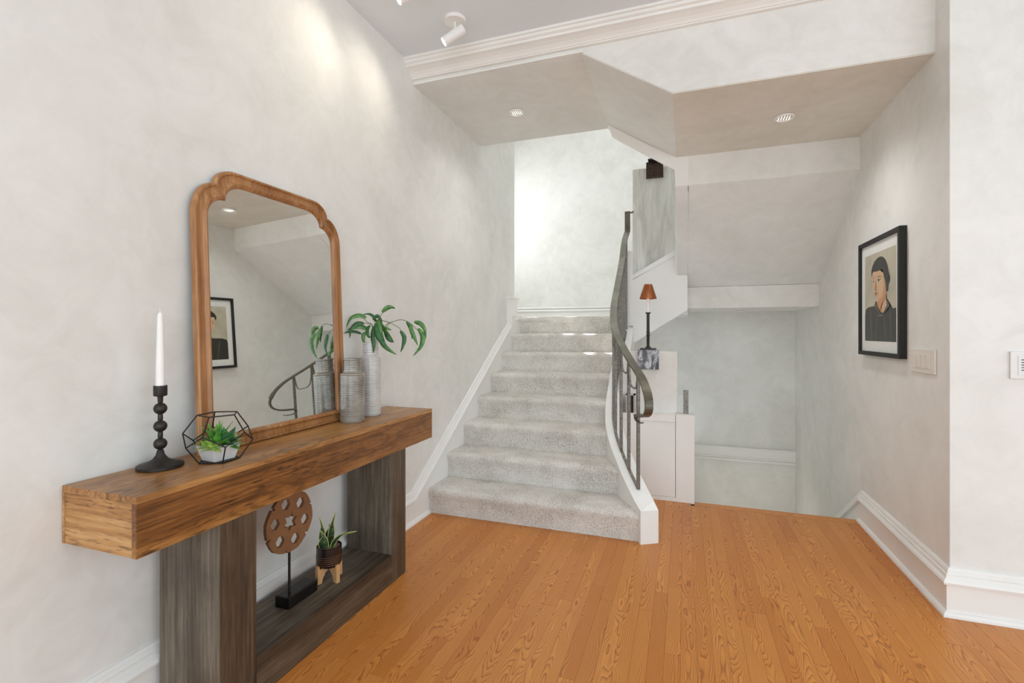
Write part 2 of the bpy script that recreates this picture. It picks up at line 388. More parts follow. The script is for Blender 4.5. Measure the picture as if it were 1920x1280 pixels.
# sloped underside of the upper flight, with the end beam above the lower stairs
struct(G().prism([(3.695, 2.247), (4.70, 1.61), (4.95, 1.61), (3.86, 2.36), (3.695, 2.36)], YZ, 0.029, XR).build('soffit_sloped', M['plaster_pale']))
struct(G().prism([(3.695, 2.247), (4.56, 1.70), (4.80, 1.70), (3.86, 2.36), (3.695, 2.36)], YZ, -0.062, 0.025).build('soffit_edge_strip', M['plaster_pale']))
struct(G().box(0.029, XR, 4.70, 5.64, 1.418, 1.608).box(-0.40, 0.029, 4.66, 5.64, 1.36, 1.53).build('wall_beam_lower', M['plaster']))
struct(G().box(-0.56, XR + 0.02, 5.63, 5.75, -2.6, 1.5).build('wall_stairwell', M['plaster']))
g = G().box(-0.56, XR, 5.612, 5.63, -0.135, -0.02)
for z0, r in ((-0.018, 0.010), (-0.118, 0.009), (-0.142, 0.014)): g.tube([(-0.56, 5.610, z0), (XR, 5.610, z0)], r, 8)
struct(g.build('trim_stairwell', M['trim']))
# landing floor
struct(G().box(-2.95, -0.44, 4.771, 6.72, 1.16, 1.355).box(-0.44, XR, 5.0, 6.72, 1.53, 1.60).build('landing', M['carpet']))
g = G().box(-2.9, XR, 6.70, 6.72, 1.36, 1.49).tube([(-2.9, 6.70, 1.505), (XR, 6.70, 1.505)], 0.02, 8).tube([(-2.9, 6.71, 1.545), (XR, 6.71, 1.545)], 0.014, 8)
struct(g.build('baseboard_back', M['trim'], smooth=True))
# inner well: string panel that winds up between the flights, pier above it, landing post
YP = 4.55
struct(G().prism([(0.026, 1.397), (0.026, 1.705), (-0.066, 1.705), (-0.078, 1.885), (-0.443, 1.68), (-0.443, 1.10)], XZ, YP, YP + 0.11).build('trim_string_panel', M['trim']))
struct(G().prism([(-0.066, 1.885), (-0.078, 1.93), (-0.443, 1.725), (-0.443, 1.685)], XZ, YP - 0.012, YP + 0.02).build('trim_string_cap', M['trim']))
struct(G().box(-0.449, -0.078, 4.60, 4.85, 1.6, 2.70).build('wall_pier', M['plaster_streak']))
struct(G().box(-0.499, -0.443, 4.552, 4.66, 1.26, 1.945).build('trim_landing_post', M['trim']))

# ---- lower guard panel and the low wall behind it
YG = 3.634
g = G().box(-0.057, 0.067, YG, YG + 0.11, 0.0, 0.617)
g.box(-0.46, -0.060, YG + 0.006, YG + 0.10, 0.03, 0.560)
g.box(-0.46, -0.060, YG, YG + 0.11, 0.562, 0.61)
g.box(-0.46, -0.057, YG + 0.001, YG + 0.1, 0.0, 0.028)
struct(g.build('trim_guard_panel', M['trim']))
struct(G().box(-0.44, -0.048, YG + 0.10, YG + 0.22, 0.0, 1.056).build('wall_low', M['plaster']))
struct(G().box(-0.02, 0.06, YG + 0.11, 5.63, -2.6, 0.0).build('wall_stairwell_side', M['plaster']))

# ------------------------------------------------------------------ floor planks
fl = struct(G().box(XL, 4.6, -3.0, 3.58, -0.06, -0.012).box(-0.60, XR, 3.58, 3.655, -0.06, -0.012).build('floor', M['dark']))
PW = 0.0572
def plank(x0, x1, y0, y1, top=0.0, rot=False):
    cx, cy = (x0 + x1) / 2, (y0 + y1) / 2; hx, hy = (x1 - x0) / 2 - 0.0002, (y1 - y0) / 2 - 0.0002; b = 0.0004
    if rot: hx, hy = hy, hx
    vs = [(sx * hx, sy * hy, -0.014) for sx, sy in ((-1, -1), (1, -1), (1, 1), (-1, 1))]
    vs += [(sx * hx, sy * hy, -b) for sx, sy in ((-1, -1), (1, -1), (1, 1), (-1, 1))]
    vs += [(sx * (hx - b), sy * (hy - b), 0) for sx, sy in ((-1, -1), (1, -1), (1, 1), (-1, 1))]
    fs = [(8, 9, 10, 11)]
    for k in range(4):
        n = (k + 1) % 4; fs += [(k, n, n + 4, k + 4), (k + 4, n + 4, n + 8, k + 8)]
    o = link_mesh('plank', vs, fs, M['oak'], fl, loc=(cx, cy, top))
    if rot: o.rotation_euler = (0, 0, PI / 2)
    return o
x = XL + 0.005
while x < 1.8:
    x1 = x + PW
    yb = 1.05
    ye = 2.90 if x1 < -0.62 else (3.65 if x1 < 0.06 else (3.589 if x1 <= XR else (3.589 if x < XR else YF + 0.01)))
    y = yb - 0.25
    first = True
    while y < ye - 0.01:
        L = random.choice([0.45, 0.62, 0.8, 1.0, 1.25, 1.5, 1.75]) * random.uniform(0.85, 1.15)
        if first: L *= random.uniform(0.35, 1); first = False
        y1 = min(y + L, ye)
        if ye - y1 < 0.25: y1 = ye
        plank(x, x1, y, y1, random.uniform(-0.0004, 0.0))
        y = y1
    x = x1
plank(0.067, XR, 3.590, 3.672, 0.0, rot=True)
tag(G().box(XL, 4.6, -3.0, 0.8, -0.012, -0.0005).box(1.83, 4.6, 0.8, YF, -0.012, -0.0005).build('plank_field', M['oak'], fl), kind='stuff')

# ------------------------------------------------------------------ baseboards and skirts
def base_profile(off=1):
    # (distance from wall, height)
    return [(0, 0), (0.035, 0), (0.034, 0.010), (0.028, 0.019), (0.018, 0.022), (0.018, 0.135), (0.032, 0.137), (0.034, 0.146), (0.030, 0.156), (0.022, 0.163), (0.020, 0.172), (0.020, 0.176), (0.014, 0.178), (0.012, 0.192), (0.006, 0.200), (0, 0.200)]
BP = base_profile()
CAP = [p for p in BP if p[1] > 0.13]; CAP = [(0, 0.135)] + CAP
g = G().prism([(XL + d, z) for d, z in BP], XZ, -3.0, 2.60)
g.prism([(XL + d, z) for d, z in BP[:5] + [(0, 0.022)]], XZ, 2.60, 2.862)
struct(g.build('baseboard_left', M['trim']))
g = G().prism([(XR - d, z) for d, z in BP], lambda p, q, h: (p, (YF - (XR - p)) if h < YF + 0.1 else h, q), YF, 3.645)
struct(g.build('baseboard_right', M['trim']))
struct(G().prism([(YF - d, z) for d, z in BP], lambda p, q, h: ((XR - (YF - p)) if h < XR + 0.1 else h, p, q), XR, 4.6).build('baseboard_front', M['trim']))
def swept(prof, path, nrm_x, name, parent=None):
    """profile (distance off the wall, offset along the in-wall normal) swept along a y-z path; nrm_x is the wall side sign"""
    n = len(path); vs = []; fs = []; m = len(prof)
    for i in range(n):
        d0 = Vector(path[i]) - Vector(path[i - 1]) if i > 0 else Vector(path[1]) - Vector(path[0])
        d1 = Vector(path[i + 1]) - Vector(path[i]) if i < n - 1 else d0
        if i == 0: d0 = d1
        d0.normalize(); d1.normalize(); n0 = Vector((-d0.y, d0.x)); n1 = Vector((-d1.y, d1.x)); nn = (n0 + n1).normalized(); k = 1 / max(0.3, nn.dot(n0))
        for d, h in prof:
            q = Vector(path[i]) + nn * h * k
            vs.append(((XL + d) if nrm_x > 0 else (XR - d), q.x, q.y))
    for i in range(n - 1):
        for j in range(m): fs.append((i * m + j, i * m + (j + 1) % m, (i + 1) * m + (j + 1) % m, (i + 1) * m + j))
    fs.append(tuple(range(m))); fs.append(tuple((n - 1) * m + j for j in range(m)))
    return fs, vs
capL = [(d, z - 0.200) for d, z in CAP]
fs, vs = swept(capL, [(2.598, 0.200), (2.66, 0.200), (4.415, 1.288), (4.415, 1.53)], 1, '')
struct(G().add(vs, fs).build('trim_stair_cap', M['trim']))
sk = [(2.60, 0.0), (2.86, 0.0), (4.785, 1.19), (4.785, 1.345), (4.64, 1.355), (4.64, 1.53), (4.43, 1.53), (4.43, 1.25), (2.68, 0.15), (2.60, 0.137)]
struct(G().prism(sk, YZ, XL, XL + 0.018).build('trim_stair_skirt', M['trim']))
struct(G().box(XL, XL + 0.03, 4.62, 4.80, 1.325, 1.372).box(XL - 0.001, XL + 0.05, 4.40, 4.68, 1.53, 1.55).box(XL, XL + 0.028, 4.46, 4.66, 1.36, 1.53).build('trim_skirt_return', M['trim']))
fs, vs = swept(capL, [(3.64, 0.200), (3.645, 0.198), (5.6, -1.07)], -1, '')
struct(G().add(vs, fs).prism([(3.63, -0.3), (3.63, 0.137), (3.66, 0.12), (5.6, -1.13), (5.6, -1.9)], YZ, XR - 0.016, XR).build('trim_lower_skirt', M['trim']))
# crown moulding under the ceiling along the header
cp = [(0, ZC), (-0.115, ZC), (-0.115, ZC - 0.018), (-0.105, ZC - 0.020), (-0.103, ZC - 0.038), (-0.092, ZC - 0.046), (-0.088, ZC - 0.060), (-0.070, ZC - 0.066), (-0.048, ZC - 0.078), (-0.032, ZC - 0.094), (-0.026, ZC - 0.104), (-0.020, ZC - 0.106), (-0.020, ZC - 0.114), (-0.004, ZC - 0.116), (0, ZC - 0.116)]
cp2 = [(YH - 0.004 + a * 1.0, ZC + (b - ZC) * 0.80) for a, b in cp]
g = G().prism(cp2, YZ, XL, XR).box(XL, XA + 0.01, YH - 0.014, YH - 0.004, ZS, ZS + 0.009)
struct(g.build('trim_crown', M['trim']))

# ================================================================== STAIRCASE
R_, T_ = 0.17, 0.273
Y0 = 2.862
inn = [(-0.233, 2.835), (-0.275, 2.905), (-0.320, 2.985), (-0.370, 3.078), (-0.420, 3.183), (-0.465, 3.283), (-0.500, 3.373), (-0.530, 3.483), (-0.550, 3.605), (-0.560, 3.75), (-0.563, 3.95), (-0.563, 4.62)]
outr = [(-0.139, 2.888), (-0.167, 2.934), (-0.207, 3.001), (-0.252, 3.080), (-0.303, 3.183), (-0.340, 3.257), (-0.378, 3.354), (-0.407, 3.448), (-0.424, 3.550), (-0.432, 3.70), (-0.435, 3.95), (-0.435, 4.62)]
def inx(y):
    for (xa, ya), (xb, yb) in zip(inn, inn[1:]):
        if y <= yb: return xa + (xb - xa) * max(0, (y - ya)) / (yb - ya)
    return inn[-1][0]
stair = tag(empty('staircase', (-0.9, Y0, 0)), 'staircase of eight carpeted pale grey steps rising to the landing', 'staircase')
def to_local(g, o):
    for i, v in enumerate(g.v): g.v[i] = v - o.location
    return g
nr = 0.032
for n in range(8):
    y0 = Y0 + n * T_; z0 = n * R_; z1 = z0 + R_ - 0.002; ye = y0 + T_ + 0.03
    if n == 7: ye = y0 + 0.14
    prof = [(y0 + 0.006, z0 - (0 if n == 0 else 0.03)), (y0 + 0.006, z0 + 0.03), (y0 + 0.004, z1 - 0.075), (y0 - 0.004, z1 - 0.055)]
    for k in range(7):
        a = PI - k * PI / 2 / 6
        prof.append((y0 - 0.012 + nr + nr * math.cos(a), z1 - nr + nr * math.sin(a)))
    prof += [(y0 + 0.08, z1 + 0.001), (y0 + 0.16, z1), (ye, z1), (ye, z0 - (0 if n == 0 else 0.03))]
    vs = []; m = len(prof); NX = 1
    for y, z in prof: vs.append((XL + 0.017, y, z))
    for y, z in prof: vs.append((inx(max(y, 2.85)) + 0.012, y, z))
    fs = [tuple(range(m)), tuple(range(2 * m - 1, m - 1, -1))] + [(i, (i + 1) % m, m + (i + 1) % m, m + i) for i in range(m)]
    g = G().add(vs, fs); to_local(g, stair)
    g.build('step', M['carpet'], stair, smooth=True)
# curved closed string ending in a square block
def zt(y): return 0.185 + 0.622 * (y - 2.86)
g = G(); vs = []; fs = []
for (xi, yi), (xo, yo) in zip(inn, outr):
    ym = (yi + yo) / 2; z = max(zt(ym), 0.185); zb = max(0.0, z - 0.42)
    vs += [(xi, yi, z), (xo, yo, z), (xo, yo, zb), (xi, yi, zb)]
n = len(inn)
for i in range(n - 1):
    for k in range(4): fs.append((i * 4 + k, i * 4 + (k + 1) % 4, (i + 1) * 4 + (k + 1) % 4, (i + 1) * 4 + k))
fs += [(0, 1, 2, 3), tuple((n - 1) * 4 + k for k in range(4))]
g.add(vs, fs); g.add([(-0.233, 2.83, 0), (-0.139, 2.886, 0), (-0.139, 2.886, 0.186), (-0.233, 2.83, 0.186), (-0.246, 2.852, 0), (-0.246, 2.852, 0.18)], [(0, 1, 2, 3), (4, 0, 3, 5)])
to_local(g, stair); tag(g.build('string_board', M['trim'], stair), 'white curved string board along the open side')
vs = []; fs = []
sub = [(i, o) for i, o in zip(inn, outr) if o[1] > 3.3]
for (xi, yi), (xo, yo) in sub:
    z = zt((yi + yo) / 2) - 0.40
    vs += [(xi, yi, z), (xo - 0.008, yo, z), (xo - 0.008, yo, 0), (xi, yi, 0)]
n = len(sub)
for i in range(n - 1):
    for k in range(4): fs.append((i * 4 + k, i * 4 + (k + 1) % 4, (i + 1) * 4 + (k + 1) % 4, (i + 1) * 4 + k))
struct(G().add(vs, fs).build('wall_under_stairs', M['plaster']))
struct(G().box(-0.56, -0.443, 4.6, 5.63, -0.05, 1.16).build('wall_under_landing', M['plaster']))
# downward flight beyond the floor edge
low = tag(empty('lower_staircase', (0.55, 3.655, -0.17)), 'stairs going down beyond the oak floor edge', 'staircase')
for n in range(7):
    y0 = 3.655 + n * T_; z = -0.17 * (n + 1)
    g = G().box(0.06, XR - 0.017, y0, y0 + T_ + 0.02, z - 0.17, z - 0.0); to_local(g, low); g.build('step', M['carpet'], low)
struct(G().box(0.06, XR - 0.017, 3.64, 3.656, -0.17, -0.013).build('trim_floor_riser', M['trim']))

# ================================================================== RAILING
rail = tag(empty('stair_railing', (-0.25, 2.98, 0.26)), 'hammered iron stair railing with curling bronzed handrail and looped balusters', 'railing')
cen = [((a[0] + b[0]) / 2, (a[1] + b[1]) / 2) for a, b in zip(inn, outr)]
cs = smooth_path([(x, y, zt(y)) for x, y in cen], 10)
# parametrise by arc length in plan
arc = [0.0]
for a, b in zip(cs, cs[1:]): arc.append(arc[-1] + math.hypot(b.x - a.x, b.y - a.y))
def at(s_):
    for i in range(len(arc) - 1):
        if s_ <= arc[i + 1]:
            f = (s_ - arc[i]) / (arc[i + 1] - arc[i] + 1e-9); return cs[i].lerp(cs[i + 1], f)
    return cs[-1]
RZ = [(2.90, 0.90), (2.98, 0.962), (3.08, 1.022), (3.25, 1.130), (3.45, 1.240), (3.60, 1.350), (3.75, 1.456), (4.0, 1.645), (4.2, 1.825), (4.5, 2.09), (4.62, 2.18)]
def rz(y):
    for (a, za), (b, zb) in zip(RZ, RZ[1:]):
        if y <= b: return za + (zb - za) * (y - a) / (b - a)
    return RZ[-1][1]
s = 0.0
while at(s).y < 2.985: s += 0.002
s0 = s; bars = []
while True:
    p = at(s)
    if p.y > 4.56 or len(bars) > 16: break
    bars.append(s); s += 0.145
LO = rail.location
for s in bars:
    p = at(s); d = (at(s + 0.01) - at(s - 0.01)); a = math.atan2(d.y, d.x); h = 0.0085
    c, sn = math.cos(a) * h, math.sin(a) * h
    q = [(c - sn, sn + c), (-c - sn, -sn + c), (-c + sn, -sn - c), (c + sn, sn - c)]
    zb, z1 = zt(p.y) + 0.001, rz(p.y) - 0.004
    vs = [Vector((p.x + u, p.y + v, zb)) - LO for u, v in q] + [Vector((p.x + u, p.y + v, z1)) - LO for u, v in q]
    G().add(vs, [(0, 1, 2, 3), (7, 6, 5, 4)] + [(k, (k + 1) % 4, 4 + (k + 1) % 4, 4 + k) for k in range(4)]).build('baluster', M['iron'], rail)
# loops hanging between the bars
for sa, sb in zip(bars, bars[1:]):
    pts = []
    for k in range(13):
        t_ = k / 12; p = at(sa + 0.010 + (sb - sa - 0.020) * t_); dep = 0.105
        base = rz(p.y) - 0.012 - 0.02
        u = abs(2 * t_ - 1); drop = dep * (1 - u ** 2.6) ** (1 / 2.0)
        zz = rz(at((sa + sb) / 2).y) - 0.035
        zz = min(base, zz + (0 if True else 0)) - drop
        pts.append(Vector((p.x, p.y, zz)) - LO)
    pts = [Vector((pts[0].x, pts[0].y, rz(at(sa).y) - 0.012 - LO.z))] + pts + [Vector((pts[-1].x, pts[-1].y, rz(at(sb).y) - 0.012 - LO.z))]
    d = at(sb) - at(sa); nrm = Vector((-d.y, d.x, 0)).normalized()
    G().tube(smooth_path(pts, 2), 0, flat=(0.006, 0.0025), up=nrm).build('loop', M['iron'], rail)
# bottom bar
pts = [Vector((at(bars[0] + k * 0.04).x, at(bars[0] + k * 0.04).y, zt(at(bars[0] + k * 0.04).y) + 0.006)) - LO for k in range(int((bars[-1] - bars[0]) / 0.04) + 1)]
G().tube(pts, 0, flat=(0.008, 0.005), up=(1, 0.5, 0)).build('bottom_bar', M['iron'], rail)
# handrail: a flat strap with its width level and square to the path
main = [Vector((-0.488, 4.52, 2.30)), Vector((-0.486, 4.505, 2.12))]
for y in (4.40, 4.2, 4.0, 3.8, 3.65, 3.5, 3.38, 3.25, 3.15, 3.06):
    # find the plan point for this y
    k = min(range(len(cs)), key=lambda i: abs(cs[i].y - y)); main.append(Vector((cs[k].x, cs[k].y, rz(y))))
vol = [(-0.258, 2.98, 0.962), (-0.224, 2.910, 0.916), (-0.198, 2.850, 0.858), (-0.186, 2.815, 0.795), (-0.192, 2.822, 0.748), (-0.212, 2.862, 0.722), (-0.240, 2.915, 0.714), (-0.262, 2.958, 0.712)]
body = main[:2] + smooth_path([main[1]] + main[2:] + [Vector(v) for v in vol], 5)[1:]
n = len(body); vs = []; fs = []
for i, p in enumerate(body):
    d = body[min(i + 1, n - 1)] - body[max(i - 1, 0)]
    h = Vector((d.x, d.y, 0))
    if i < 2 or h.length < 0.3 * abs(d.z) * 0 + 1e-6: h = Vector((0, -1, 0))
    w = Vector((-h.y, h.x, 0)).normalized()
    if i >= n - 22:   # keep the width direction steady round the curl
        w0 = Vector((0.80, 0.60, 0)) * 1.0
        hh = Vector((0.42, -0.90, 0)); w = Vector((-hh.y, hh.x, 0)).normalized() * (1 if True else 0)
        k = (i - (n - 22)) / 21
        w = (Vector((0.83, 0.55, 0)) * (1 - k) + Vector((0.90, 0.42, 0)) * k).normalized()
    if w.x < 0: w = -w
    t_ = d.normalized(); u = t_.cross(w).normalized()
    for sa, sb in ((1, 1), (-1, 1), (-1, -1), (1, -1)): vs.append(p + w * 0.024 * sa + u * 0.006 * sb - LO)
for i in range(n - 1):
    for k in range(4): fs.append((i * 4 + k, i * 4 + (k + 1) % 4, (i + 1) * 4 + (k + 1) % 4, (i + 1) * 4 + k))
fs += [(0, 1, 2, 3), tuple((n - 1) * 4 + k for k in range(4))]
tag(G().add(vs, fs).build('handrail', M['rail_iron'], rail), 'smooth bronzed flat handrail strap curling under at its foot')
hook = [Vector(v) - LO for v in [(-0.262, 2.955, 0.716), (-0.272, 2.975, 0.706), (-0.275, 2.98, 0.690), (-0.262, 2.955, 0.676), (-0.240, 2.915, 0.672), (-0.228, 2.893, 0.680)]]
G().tube(smooth_path(hook, 4), 0, flat=(0.009, 0.003), up=(0.86, 0.5, 0)).build('curl', M['iron'], rail)
G().tube([Vector(v) - LO for v in [(-0.486, 4.52, 2.295), (-0.468, 4.54, 2.293), (-0.455, 4.58, 2.30), (-0.447, 4.60, 2.315)]], 0.008, 8).build('bracket', M['iron'], rail)
# stub post of the lower stair's railing
tag(G().box(-0.007, 0.028, YG + 0.05, YG + 0.085, 0.617, 0.785).build('railing_post', M['iron']), 'short square iron post standing on the white guard panel', 'post')

# framed dark glass box behind the first balusters
gb = tag(empty('glass_box', (-0.376, YG + 0.05, 0.61)), 'small chrome framed dark glass box on the ledge behind the balusters', 'box')
G().box(-0.028, 0.024, -0.03, 0.03, 0.004, 0.128).build('panel', M['smoke'], gb)
g = G()
for xx in (-0.030, 0.024): g.box(xx, xx + 0.012, -0.034, 0.034, 0, 0.135)
g.box(-0.03, 0.036, -0.034, 0.034, 0.128, 0.135)
g.build('frame', M['chrome'], gb)

# ================================================================== SCONCES
def make_sconce():
    o = empty('wall_sconce', (0, 0, 0))
    G().box(-0.074, 0.074, -0.03, 0.0, -0.145, 0.0, bev=0.002).build('marble_plate', M['marble'], o)
    G().box(-0.055, 0.055, -0.085, 0.0, 0.0, 0.012).build('platform', M['black'], o)
    st = G(); prof = [(0.020, 0.012), (0.020, 0.020), (0.0105, 0.026), (0.0105, 0.10), (0.013, 0.104), (0.013, 0.109), (0.0105, 0.112), (0.0105, 0.122), (0.013, 0.125), (0.013, 0.130), (0.0105, 0.134), (0.0105, 0.262), (0.019, 0.266), (0.019, 0.272), (0.012, 0.274)]
    st.lathe(prof, (0, -0.05, 0), 20); st.build('stem', M['black'], o, smooth=True)
    G().lathe([(0.0095, 0.272), (0.0095, 0.385)], (0, -0.05, 0), 16).build('candle_sleeve', M['wax'], o, smooth=True)
    sh = G().lathe([(0.061, 0.372), (0.0615, 0.374), (0.029, 0.478), (0.027, 0.478), (0.059, 0.374), (0.061, 0.372)], (0, -0.05, 0), 32, cap=False)
    sh.lathe([(0.0095, 0.473), (0.028, 0.473), (0.028, 0.476), (0.0095, 0.476)], (0, -0.05, 0), 24)
    sh.build('lamp_shade', M['copper'], o, smooth=True)
    return o
sc = make_sconce(); sc.location = (-0.250, YG + 0.10, 1.073)
tag(sc, 'lower wall sconce with copper shade on a grey marble plate', 'sconce')
def copy_tree(o, parent=None):
    c = o.copy(); COL.objects.link(c); c.parent = parent
    for ch in list(o.children): copy_tree(ch, c)
    return c
s2 = copy_tree(sc); s2.location = (-0.253, 4.60, 2.745); tag(s2, 'upper sconce on the streaked pier, only its dark bronze plate showing', 'sconce')
for ch in s2.children:
    if ch.name.startswith('marble_plate'):
        ch.data = ch.data.copy(); ch.data.materials[0] = M['bronze']; ch.name = 'bronze_plate'
w = lamp('sconce_glow', 'POINT', (-0.250, YG + 0.05, 1.50), (0, 0, -1), 0.35, (1, 0.75, 0.5), shadow_soft_size=0.02)

# ================================================================== CEILING LIGHTS
def spotlight(loc, aim):
    o = empty('ceiling_spotlight', loc)
    G().lathe([(0.056, -0.018), (0.0575, -0.012), (0.0575, 0.0)], (0, 0, 0), 40).build('canopy', M['white_metal'], o, smooth=True)
    G().lathe([(0.006, -0.075), (0.006, -0.018)], (0, 0, 0), 12).build('stem', M['white_metal'], o, smooth=True)
    d = Vector(aim).normalized(); q = d.to_track_quat('Z', 'Y').to_matrix()
    c = Vector((0, 0, -0.082)); a = c - d * 0.055; b = c + d * 0.075
    g = G().lathe([(0.0, -0.055), (0.022, -0.055), (0.026, -0.050), (0.026, 0.075), (0.022, 0.075), (0.022, 0.066)], (0, 0, 0), 32, cap=False)
    for i, v in enumerate(g.v): g.v[i] = q @ v + c
    g.build('lamp_head', M['white_metal'], o, smooth=True)
    g = G().lathe([(0.0215, 0.064), (0.0215, 0.070), (0.012, 0.074), (0.001, 0.075)], (0, 0, 0), 24)
    for i, v in enumerate(g.v): g.v[i] = q @ v + c
    g.build('lens', M['bulb'], o, smooth=True)
    p = Vector(loc) + c + d * 0.085
    lamp('spot_beam', 'SPOT', p, d, 4.5, (1, 0.90, 0.74), spot_size=math.radians(95), spot_blend=1.0, shadow_soft_size=0.03)
    return o
tag(spotlight((-1.163, 2.36, ZC), (-0.62, -0.28, -0.50)), 'white tubular ceiling spotlight beside the crown moulding', 'spotlight')
tag(spotlight((-1.215, 2.005, ZC), (-0.55, -0.42, -0.50)), 'white ceiling spotlight cut off by the top edge of the photo', 'spotlight')
def downlight(loc, r=0.055, power=18):
    o = empty('recessed_light', loc)
    G().lathe([(r, -0.002), (r, -0.009), (r * 0.97, -0.012), (r * 0.78, -0.012), (r * 0.76, -0.002)], (0, 0, 0), 40, cap=False).build('trim_ring', M['white_metal'], o, smooth=True)
    g = G().lathe([(r * 0.76, -0.003), (r * 0.55, -0.0045), (0.001, -0.0045)], (0, 0, 0), 40, cap=False)
    g.build('reflector', M['chrome'], o, smooth=True)
    g = G()
    for k in range(-2, 3):
        g.box(k * r * 0.26 - 0.002, k * r * 0.26 + 0.002, -r * 0.6, r * 0.6, -0.0075, -0.005)
    g.build('baffle', M['lit_baffle'], o)
    lamp('downlight_beam', 'SPOT', (loc[0], loc[1], loc[2] - 0.02), (0, 0, -1), power, (0.97, 0.97, 0.95), spot_size=math.radians(150), spot_blend=1.0, shadow_soft_size=0.06)
    return o
tag(downlight((-1.123, 3.262, ZS)), 'recessed downlight in the soffit over the carpeted stairs', 'downlight')
tag(downlight((0.550, 3.205, ZR), power=27), 'recessed downlight in the soffit over the lower stairwell', 'downlight')
tag(downlight((0.54, 5.35, 1.418), 0.045, 1.2), 'recessed downlight seen edge-on under the lowest beam', 'downlight')

# ================================================================== CONSOLE TABLE
con = tag(empty('console_table', (-1.46, 1.617, 0)), 'console table with thick brown rustic top and grey wood base', 'table')
def part(g, name, mat, root, smooth=False): to_local(g, root); return g.build(name, mat, root, smooth)
X0, X1 = -1.616, -1.317
TZ0, TZ1 = 0.620, 0.778
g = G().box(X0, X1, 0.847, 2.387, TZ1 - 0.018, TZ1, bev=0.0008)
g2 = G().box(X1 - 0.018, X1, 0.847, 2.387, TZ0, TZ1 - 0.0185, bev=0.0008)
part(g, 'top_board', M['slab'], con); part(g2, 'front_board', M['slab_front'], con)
part(G().box(X0 + 0.010, X1 - 0.0185, 0.848, 0.866, TZ0, TZ1 - 0.0185, bev=0.0008), 'end_board', M['slab_end'], con)
part(G().box(X0 + 0.010, X1 - 0.0185, 2.368, 2.386, TZ0, TZ1 - 0.0185, bev=0.0008), 'end_board', M['slab_end'], con)
part(G().box(X0, X0 + 0.0095, 0.847, 2.387, TZ0, TZ1 - 0.0185), 'back_board', M['slab'], con)
part(G().box(X0 + 0.010, X1 - 0.0185, 0.8665, 2.3675, TZ0 + 0.001, TZ0 + 0.015), 'underside_board', M['slab'], con)
part(G().box(X0 + 0.04, X1 - 0.001, 1.083, 1.2165, 0, TZ0, bev=0.001), 'leg', M['greyv'], con)
part(G().box(X0 + 0.04, X1 - 0.001, 1.998, 2.116, 0, TZ0, bev=0.001), 'leg', M['greyv'], con)
for a, b in ((1.0845, 1.215), (1.9995, 2.1145)):  # thin darker brown layer over each leg front
    part(G().box(X1 - 0.0015, X1 + 0.0005, a, b, 0.0005, TZ0 - 0.001), 'front_layer', M['greyfront'], con)
part(G().box(X0 + 0.04, X1 - 0.0195, 1.217, 1.9975, 0.12, 0.135), 'lower_shelf', M['greyh'], con)
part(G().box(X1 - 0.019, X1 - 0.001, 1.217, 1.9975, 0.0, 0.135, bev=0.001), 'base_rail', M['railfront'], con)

# ================================================================== MIRROR (leans back against the wall)
th = 0.040
mir = tag(empty('leaning_mirror', (-1.557, 1.575, TZ1 + 0.001)), 'tall arched honey wood framed mirror leaning against the left wall', 'mirror')
mir.rotation_euler = (0, -th, 0)
# outline in local (y, z); straight bottom, shouldered top
yl, yr, zs, zt_ = -0.372, 0.372, 0.862, 1.008
def half(sgn, w, nx, nz, top):
    """upper half outline: shoulder arc up to the notch, then a second arc up to the flat top"""
    pts = []; z0 = 0.832; rx, ry = w - nx, nz - z0
    for k in range(10):
        a = k / 9 * PI / 2; pts.append((sgn * (nx + rx * math.cos(a)), z0 + ry * math.sin(a)))
    for k in range(1, 10):
        a = k / 9 * PI / 2; pts.append((sgn * (nx - 0.085 + 0.085 * math.cos(a)), nz + (top - nz) * math.sin(a)))
    return pts
def outline(inset):
    w = 0.374 - inset; nx, nz, top = 0.289 - inset * 0.75, 0.957 - inset * 0.98, 1.021 - inset
    r = half(1, w, nx, nz, top); l = half(-1, w, nx, nz, top)
    return [(w, inset)] + r + l[::-1] + [(-w, inset)]
levels = [(0.0, -0.010), (0.0, 0.008), (0.004, 0.013), (0.010, 0.012), (0.013, 0.006), (0.017, 0.005), (0.032, 0.008), (0.036, 0.014), (0.041, 0.018), (0.046, 0.016), (0.051, 0.011), (0.054, 0.006), (0.055, -0.002)]
vs = []; fs = []; O0 = outline(0); m = len(O0)
for ins, dx in levels:
    for (y, z) in outline(ins): vs.append((dx, y, z))
for i in range(len(levels) - 1):
    for k in range(m): fs.append((i * m + k, i * m + (k + 1) % m, (i + 1) * m + (k + 1) % m, (i + 1) * m + k))
G().add(vs, fs).build('frame', M['frame_wood'], mir, smooth=True)
O1 = outline(0.053)
G().add([(0.003, y, z) for y, z in O1], [tuple(range(len(O1)))]).build('glass', M['mirror'], mir)
G().add([(-0.0095, y, z) for y, z in outline(0.002)], [tuple(range(m))]).build('backing', M['dark'], mir)

